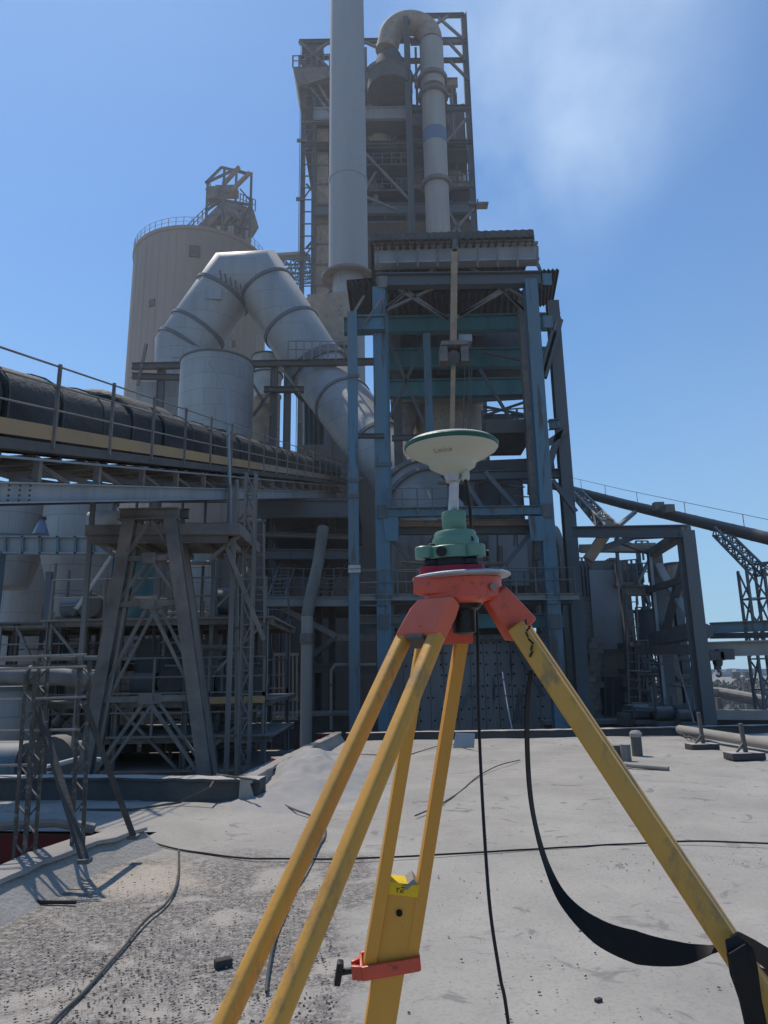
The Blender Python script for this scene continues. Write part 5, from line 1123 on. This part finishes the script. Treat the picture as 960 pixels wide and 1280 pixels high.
# ribbed vessel
t = thing('ribbed_vessel', 'large rounded grey vessel with curved ribs behind the tribrach', 'vessel', A(590, 760, 31))
p = A(490, 712, 31.5); q = A(694, 712, 31.5); rv = 2.0
b = MB(); b.cyl(p, q, rv, n=48); b.build('shell', 'steel_grey', t)
b = MB(); 
for i in range(15): c = p.lerp(q, (i+.5)/15); b.cyl(c-V((.04,0,0)), c+V((.04,0,0)), rv+.09, n=40)
b.build('rib', 'steel_dust', t)
b = MB(); b.box(A(635,700,29.2), 1.6, .3, 2.2); b.build('access_plate', 'steel_pale', t)
rail(t, A(490,742,28.8), A(694,742,28.8), .9, 12, 'steel_slate', .022)
# bolted panel wall
t = thing('bolted_panel_wall', 'wall of grey vertical panels dotted with bolt holes behind the tripod legs', 'wall', A(595, 900, 28.5))
p = A(488, 905, 28.5); q = A(694, 905, 28.5); zt = A(590, 797, 28.5).z; n = 12; w_ = (q.x-p.x)/n
for i in range(n):
    x = p.x+w_*(i+.5); b = MB(); b.box((x, 28.5+random.uniform(0,.02), (zt+GZ)/2), w_*.965, .1, zt-GZ); b.build('panel', 'perf_panel', t, bevel=.01)
b = MB()
for i in range(n):
    for j in range(13):
        for k in (-.3, .3):
            if random.random() < .75: c = V((p.x+w_*(i+.5+k)+random.uniform(-.03,.03), 28.44, zt-.2-j*.42+random.uniform(-.03,.03))); b.cyl(c, c+V((0,-.02,0)), .04, n=8)
b.build('bolt_hole', 'hole_dark', t)
bar(t, 'top_angle', V((p.x,28.4,zt)), V((q.x,28.4,zt)), .15, .2, 'steel_dust'); bar(t, 'brace', A(640,800,28.2), A(680,870,28.2), .12, .12, 'steel_slate'); bar(t, 'brace', A(560,905,28.2), A(600,850,28.2), .12, .12, 'steel_slate')
wallbox('base_wall', 'low dark base wall behind the far parapet right of the tripod', 684, 800, 905, 26.2, 1.0, 'concrete_dark', 'wall')
b = MB(); 
for i in range(9): b.tube([A(645+random.uniform(-8,8), 905, 27), A(648+random.uniform(-6,6), 860+i*3, 27)], .03, 5)
b.build('hanging_hoses', 'steel_dark', label='cluster of dark hoses beside the bolted panel wall', cat='hose')
pipe('thin white hose drooping by the right blue column', [(628,840,24),(634,880,23.5),(640,912,23)], .02, 'white_paint', 6, 'hose')
# ================================================================ RIGHT: concrete block building
t = thing('panel_building', 'grey weathered panel building right of the blue frame', 'building', A(765, 900, 31))
def slab(x0, y0, x1, y1, Y, dep, m_, nm='wall'):
    p = A(x0, y1, Y); q = A(x1, y0, Y); b = MB(); b.box(((p.x+q.x)/2, Y+dep/2, (p.z+q.z)/2), abs(q.x-p.x), dep, abs(q.z-p.z)); return b.build(nm, m_, t, bevel=.01)
slab(741, 700, 785, 1010, 30, 4, 'building_grey'); slab(744, 712, 777, 812, 29.85, .12, 'stack_paint', 'upper_panel'); slab(722, 704, 741, 1010, 30.5, 3.5, 'building_grey'); slab(694, 700, 722, 812, 30.8, 3.5, 'building_grey')
slab(746, 846, 778, 895, 29.88, .1, 'building_dark', 'door_panel'); slab(694, 812, 742, 1010, 31.2, 3.5, 'building_dark'); slab(772, 704, 796, 726, 29.5, 1.0, 'steel_grey', 'roof_tank'); slab(762, 697, 772, 700, 29.9, .8, 'steel_dust', 'roof_hatch')
for x in (757, 766): bar(t, 'door_post', A(x, 846, 29.8), A(x, 895, 29.8), .06, .06, 'steel_slate')
b = MB()
for j in range(16): c = A(744+random.uniform(-2,2), 800+j*7, 29.5); b.box(c, .5*random.uniform(.6,1.2), .3, .22, random.random())
b.build('broken_edge', 'concrete', t)
p = A(772, 728, 29.3); q = A(798, 726, 29.3); rail(t, p, q, .9, 5, 'steel_slate', .03); b = MB(); b.box((p+q)/2+V((0,.3,-.1)), (q-p).length, 1.0, .15); b.build('side_balcony', 'steel_dust', t)
rail(t, A(726,744,29.9), A(740,744,29.9), 1.6, 4, 'steel_slate', .03)
# ---- transverse portal frame
t = thing('portal_frame', 'dark blue braced portal frame carrying a crane beam at the right', 'steel frame', A(850, 1000, 21))
Yq, Yr = 20.5, 25.5
xA = A(871, 780, Yq).x; zT = A(857, 664, Yq).z
bar(t, 'column', V((xA,Yq,GZ)), V((xA,Yq,zT)), .36, .36, 'steel_slate', I=True, up=V((0,1,0))); bar(t, 'column', V((xA-.0,Yq+.4,GZ)), V((xA,Yq+.4,A(850,664,Yq).z-.1)), .2, .2, 'steel_slate')
xB = A(827, 780, Yr).x; zT2 = A(815, 690, Yr).z
bar(t, 'column', V((xB,Yr,GZ)), V((xB,Yr,zT2)), .42, .42, 'steel_slate', I=True, up=V((0,1,0))); bar(t, 'flange_strip', V((xB-.25,Yr-.25,GZ)), V((xB-.25,Yr-.25,zT2)), .10, .05, 'steel_pale')
def pb(x0, y0, Ya, x1, y1, Yb, w_, h_, m_='steel_slate', nm='beam', I=False): return bar(t, nm, A(x0,y0,Ya), A(x1,y1,Yb), w_, h_, m_, I=I)
pb(716,665,24.5,858,664,Yq,.3,.38,'steel_slate',I=True); pb(728,686,27,820,687,Yr,.3,.25,I=True); pb(815,692,Yr,858,664,Yq,.28,.3,'steel_dust'); pb(725,686,27,820,684,Yr,.3,.3,'pink_metal')
pb(740,690,24,790,672,24,.16,.2); pb(790,672,24,860,668,Yq,.14,.16); pb(770,675,24,815,692,Yr,.14,.16,'steel_dust'); pb(735,700,24,765,655,24,.32,.35,'beam_tan'); 
pb(820,700,Yr,838,735,Yr-1,.28,.12,'pipe_cream','brace'); pb(838,735,Yr-1,866,775,Yq+.4,.24,.12,'pipe_cream','brace'); pb(858,690,Yq+.3,832,790,Yr,.22,.22,'steel_slate','brace')
pb(810,738,Yr,862,722,Yq+.3,.18,.2,'steel_dark'); pb(782,739,Yr,862,737,Yr,.3,.35,'steel_dust',I=True); pb(818,800,Yr,870,788,Yq+.4,.4,.45,'steel_dark')
for x in (838, 852): p, q = vert(x, 800, 745, Yr, True); bar(t, 'post', p, q, .3, .3, 'steel_dust' if x == 838 else 'steel_slate', I=True, up=V((0,1,0)))
b = MB(); b.prism([A(874,776,Yq-.05), A(892,783,Yq-.05), A(892,795,Yq-.05), A(878,802,Yq-.05)], (0,.5,0)); b.build('bracket', 'steel_slate', t, bevel=.01)
pb(888,785,Yq+.2,1010,780,Yq-.6,.3,.30,'steel_blue',I=True); pb(888,795,Yq+1.5,1010,793,Yq+.8,.3,.16,'steel_dark')
pb(878,812,Yq+.2,1010,808,Yq-.6,.34,.42,'pipe_cream','crane_beam',True); pb(800,812,Yr,875,812,Yq+.4,.3,.3,'steel_dark')
t = thing('crane_hook_block', 'dark hoist trolley with crane hook hanging under the crane beam', 'crane hook', A(897, 840, Yq))
b = MB(); b.box(A(893,820,Yq), .42, .4, .26); b.box(A(905,818,Yq), .42, .4, .30); b.box(A(885,817,Yq), .2, .3, .2); b.build('trolley', 'steel_dark', t, bevel=.02)
b = MB(); b.cyl(A(897,827,Yq)+V((-.09,0,0)), A(897,827,Yq)+V((.09,0,0)), .14, n=20); b.box(A(897,834,Yq), .16, .14, .14); b.build('sheave_block', 'steel_dark', t, bevel=.015)
c = A(898, 842, Yq); b = MB(); b.tube([c+V((0,0,.13)), c+V((0,0,.07))]+[c+V((.075*sin(a), 0, -.005+.075*cos(a))) for a in [j*pi/8 for j in range(1, 13)]], [.025]*2+[.03]*9+[.024,.018,.01], 8); b.build('hook', 'steel_dark', t)
b = MB(); b.tube([A(885,838,Yq), A(889,902,Yq)], .025, 5); b.build('pull_chain', 'steel_dark', t)
pipe('thin dark riser beside the crane hook', [(868,905,19.5),(850,840,21),(846,820,22)], .03, 'steel_dark', 6)
hopper('round_tank', 'dark blue round tank behind the portal frame', 29, 824, 56, 762, 806, 806, 56, 'steel_slate', 'tank')
hopper('hopper', 'rust brown hopper above the blue tank inside the portal frame', 30, 847, 28, 704, 744, 764, 20, 'pink_metal')
tR, X, zs = rack('tank_stand', 'crowded steel stand under the blue tank', 'steel rack', 27.5, 31, (798, 810, 838, 852), (804, 838, 862, 882), 'steel_dark', .2, braces=((0,2,0,2),(1,3,3,1),(0,1,1,3)), rails=(1, 2), fm='steel_grey', decks=False)
for i, x in enumerate((792, 800, 812, 862)): p, q = vert(x, 880, (735, 762, 806, 806)[i], 28.5, True); bar(tR, 'pipe_leg', p, q, (.2,.14,.3,.26)[i], None, ('steel_dark','steel_slate','pipe_cream','steel_dust')[i])
ladder(tR, A(794, 905, 27), A(789, 742, 27), .4, .3, 'steel_dust', .03); machine('dark pump set at the foot of the tank stand', 838, 906, 24, .9, .5, 'steel_dark'); machine('small pump set beside the concrete plinth', 862, 907, 23.5, .7, .4, 'steel_dark')
machine('dust covered motor set between building and tank stand', 808, 904, 24.5, .8, .5, 'steel_slate')
t = thing('access_stair', 'thin railed stair tower beside the panel building', 'stair', A(800, 900, 29)); p, q = vert(806, 880, 690, 29, True); 
for dx in (-.55, .35): bar(t, 'post', p+V((dx,0,0)), q+V((dx,0,0)), .12, .12, 'steel_slate')
for yy in (700, 728, 756, 784): rail(t, A(797,yy,28.9), A(812,yy,28.9), .8, 3, 'steel_slate', .03)
for a in ((797,728,812,700),(812,756,797,728),(797,784,812,756)): bar(t, 'flight', A(a[0],a[1],28.9), A(a[2],a[3],28.9), .3, .1, 'steel_dust')
# ---- inclined conveyor on the right
t = thing('inclined_conveyor', 'long brown tubular conveyor sloping down to the right against the sky', 'conveyor', A(860, 660, 36))
pts = [A(640,596,52), A(700,609,47), A(780,630,40.5), A(960,673,31), A(1080,703,27)]
b = MB(); r_ = [.29]*5; b.tube(pts, r_, 20); b.build('tube', 'tube_brown', t, sharp=60)
b = MB()
for i in range(26): u = i/25*3; k = min(int(u), 2); c = pts[k+1].lerp(pts[min(k+2,4)], u-k) if k < 3 else pts[4]; d = (pts[min(k+2,4)]-pts[k+1]).normalized(); b.cyl(c-d*.02, c+d*.02, .302, n=16)
b.build('band', 'steel_dark', t)
b = MB(); off = V((0,0,.29))
for z in (.6,): b.tube([p+off+V((0,0,z)) for p in pts], .014, 5)
for i in range(9): u = i/8*3; k = min(int(u), 2); c = pts[k+1].lerp(pts[k+2], u-k)+off; b.beam(c, c+V((0,0,.62)), .025)
b.build('handrail', 'steel_slate', t)
for x, y, Y in ((823,633,36.5),(836,636,36)): b = MB(); b.box(A(x,y+1,Y)+V((0,0,.05)), .5, .4, .4); b.build('idler_box', 'steel_dust', t)
t = thing('conveyor_trestle', 'lattice strut propping the brown conveyor just right of the blue frame', 'trestle', A(765, 660, 38))
b = MB(); lattice(b, A(722,618,44), A(765,664,30), .5, .045, 9); b.build('strut', 'steel_dust', t); b = MB(); b.beam(A(765,664,30), A(794,640,39), .18); b.beam(A(722,620,44), A(760,660,31), .3); b.build('tie', 'steel_slate', t)
t = thing('conveyor_trestle', 'lattice trestle with raking boom under the brown conveyor at the right edge', 'trestle', A(955, 900, 30))
b = MB(); lattice(b, A(898,664,33.5), A(948,714,30.5), .45, .04, 8); b.build('raking_boom', 'steel_slate', t); b = MB(); p, q = vert(958, 860, 712, 30.5, True); lattice(b, p, q, .75, .05, 10); b.build('mast', 'steel_slate', t)
b = MB(); lattice(b, A(948,712,30.5), A(1010,706,30.5), .5, .04, 5); b.build('cap', 'steel_slate', t)
# ---- right background low structures
t = thing('pipe_bridge', 'low long pipe bridge crossing the plain at the right', 'pipe bridge', A(920, 900, 60))
b = MB(); b.tube([A(790,860,60), A(900,864,60), A(1010,884,52)], .32, 10); b.build('pipe', 'steel_dust', t); b = MB(); b.tube([A(790,866,60), A(900,870,60), A(1010,891,52)], .2, 8); b.build('lower_pipe', 'steel_dark', t)
for x in (840, 900, 950): p, q = vert(x, 890, 872, 58, True); bar(t, 'prop', p, q, .4, .4, 'steel_dark')
t = thing('plain_wall', 'long low pale wall just beyond the roof at the right', 'wall', A(930, 900, 30))
bar(t, 'coping', A(878,893,30), A(1010,894,29), .4, .38, 'pipe_cream'); p = A(878,897,30.2); q = A(1010,897,29.2); b = MB(); b.add([p, q, V((q.x,q.y,GZ)), V((p.x,p.y,GZ)), p+V((0,.2,0)), q+V((0,.2,0)), V((q.x,q.y+.2,GZ)), V((p.x,p.y+.2,GZ))], [(0,1,2,3),(7,6,5,4),(0,4,5,1)]); b.build('wall', 'concrete_dark', t)
t = thing('flood_light', 'distant floodlight pole on the plain below the crane beam', 'floodlight', A(931, 880, 90)); p, q = vert(931, 870, 846, 90, True); bar(t, 'pole', p, q, .22, .22, 'steel_dark'); 
for dx in (-.8, .7): b = MB(); b.box(q+V((dx,0,.2)), .9, .5, .8); b.build('lamp_head', 'steel_dark', t)

t = thing('frame_backing', 'dark steel plates backing the upper inside of the blue frame, added for inner darkness', 'backing panel', A(540, 450, 31.6))  # dark plates added behind the upper frame to darken its inside
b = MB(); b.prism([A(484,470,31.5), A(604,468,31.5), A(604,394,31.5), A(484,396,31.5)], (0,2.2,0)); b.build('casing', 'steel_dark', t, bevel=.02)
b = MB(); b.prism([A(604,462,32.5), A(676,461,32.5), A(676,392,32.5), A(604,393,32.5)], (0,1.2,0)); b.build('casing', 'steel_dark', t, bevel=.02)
for x in (500, 522, 548, 572, 596): bar(t, 'stiffener', A(x, 469, 31.4), A(x, 398, 31.4), .08, .08, 'steel_slate')
for y, x0, x1 in ((418, 486, 602), (440, 486, 602)): bar(t, 'ledge', A(x0, y, 31.3), A(x1, y, 31.3), .1, .12, 'steel_dust')
t = thing('frame_clutter', 'dark pipes, hangers and small platforms inside the lower blue frame', 'pipework', A(580, 700, 28)); random.seed(12)
for i in range(30):
    Y = random.uniform(26.3, 29); x = random.uniform(492, 670); y = random.uniform(560, 800); pts = [A(x, y, Y), A(min(690, x+random.uniform(10, 60)), y+random.uniform(-3,3), Y)]
    if random.random() < .6: pts.append(pts[-1]+V((0,0,random.choice((-1,1))*random.uniform(.4,1.5))))
    b = MB(); b.tube(pts, random.choice((.02,.03,.05,.09)), 7); b.build('pipe', random.choice(('steel_dark','steel_grey','steel_slate','steel_dust')), t)
for i in range(14): x = random.uniform(495, 680); y = random.uniform(560, 760); bar(t, 'hanger', A(x, y, 27.5), A(x, y+random.uniform(15, 60), 27.5), .06, .06, random.choice(('steel_dark','steel_slate')))
t = thing('stand_clutter', 'jumble of dark pipes and struts between the panel building and portal column', 'pipework', A(825, 880, 26)); random.seed(4)
for i in range(36):
    Y = random.uniform(23.5, 27.5); x = random.uniform(786, 862); y = random.uniform(815, 908); pts = [A(x, y, Y), A(min(872, x+random.uniform(6, 40)), y+random.uniform(-2,2), Y)]
    if random.random() < .7: pts.append(pts[-1]+V((0,0,random.choice((-1,1,1))*random.uniform(.3,1.2))))
    b = MB(); b.tube(pts, random.choice((.025,.04,.06,.12)), 7); b.build('pipe', random.choice(('steel_dark','steel_dark','steel_slate','steel_dust')), t)
for i in range(12): x = random.uniform(788, 868); b = MB(); b.box(A(x, random.uniform(895, 910), 25), random.uniform(.3,.9), .6, random.uniform(.3,.8), random.random()*.3); b.build('equipment_box', random.choice(('steel_dark','steel_slate','concrete_dark')), t, bevel=.02)

# thin dust haze hanging over the plant
hm_ = bpy.data.materials.new('dust_haze'); hm_.use_nodes = True; nt = hm_.node_tree; nt.nodes.remove(nt.nodes['Principled BSDF'])
vs_ = nt.nodes.new('ShaderNodeVolumeScatter'); vs_.inputs['Color'].default_value = (.93, .95, 1, 1); vs_.inputs['Density'].default_value = 0.0017; vs_.inputs['Anisotropy'].default_value = .25
nt.links.new(vs_.outputs[0], nt.nodes['Material Output'].inputs['Volume']); M['haze'] = hm_
MB().box((0, 50, 43), 260, 72, 106).build('dust_haze', 'haze', kind='stuff', label='thin bluish dust haze hanging over the cement plant', cat='haze')
for o in list(C.objects):
    if '_o' in o: del o['_o']
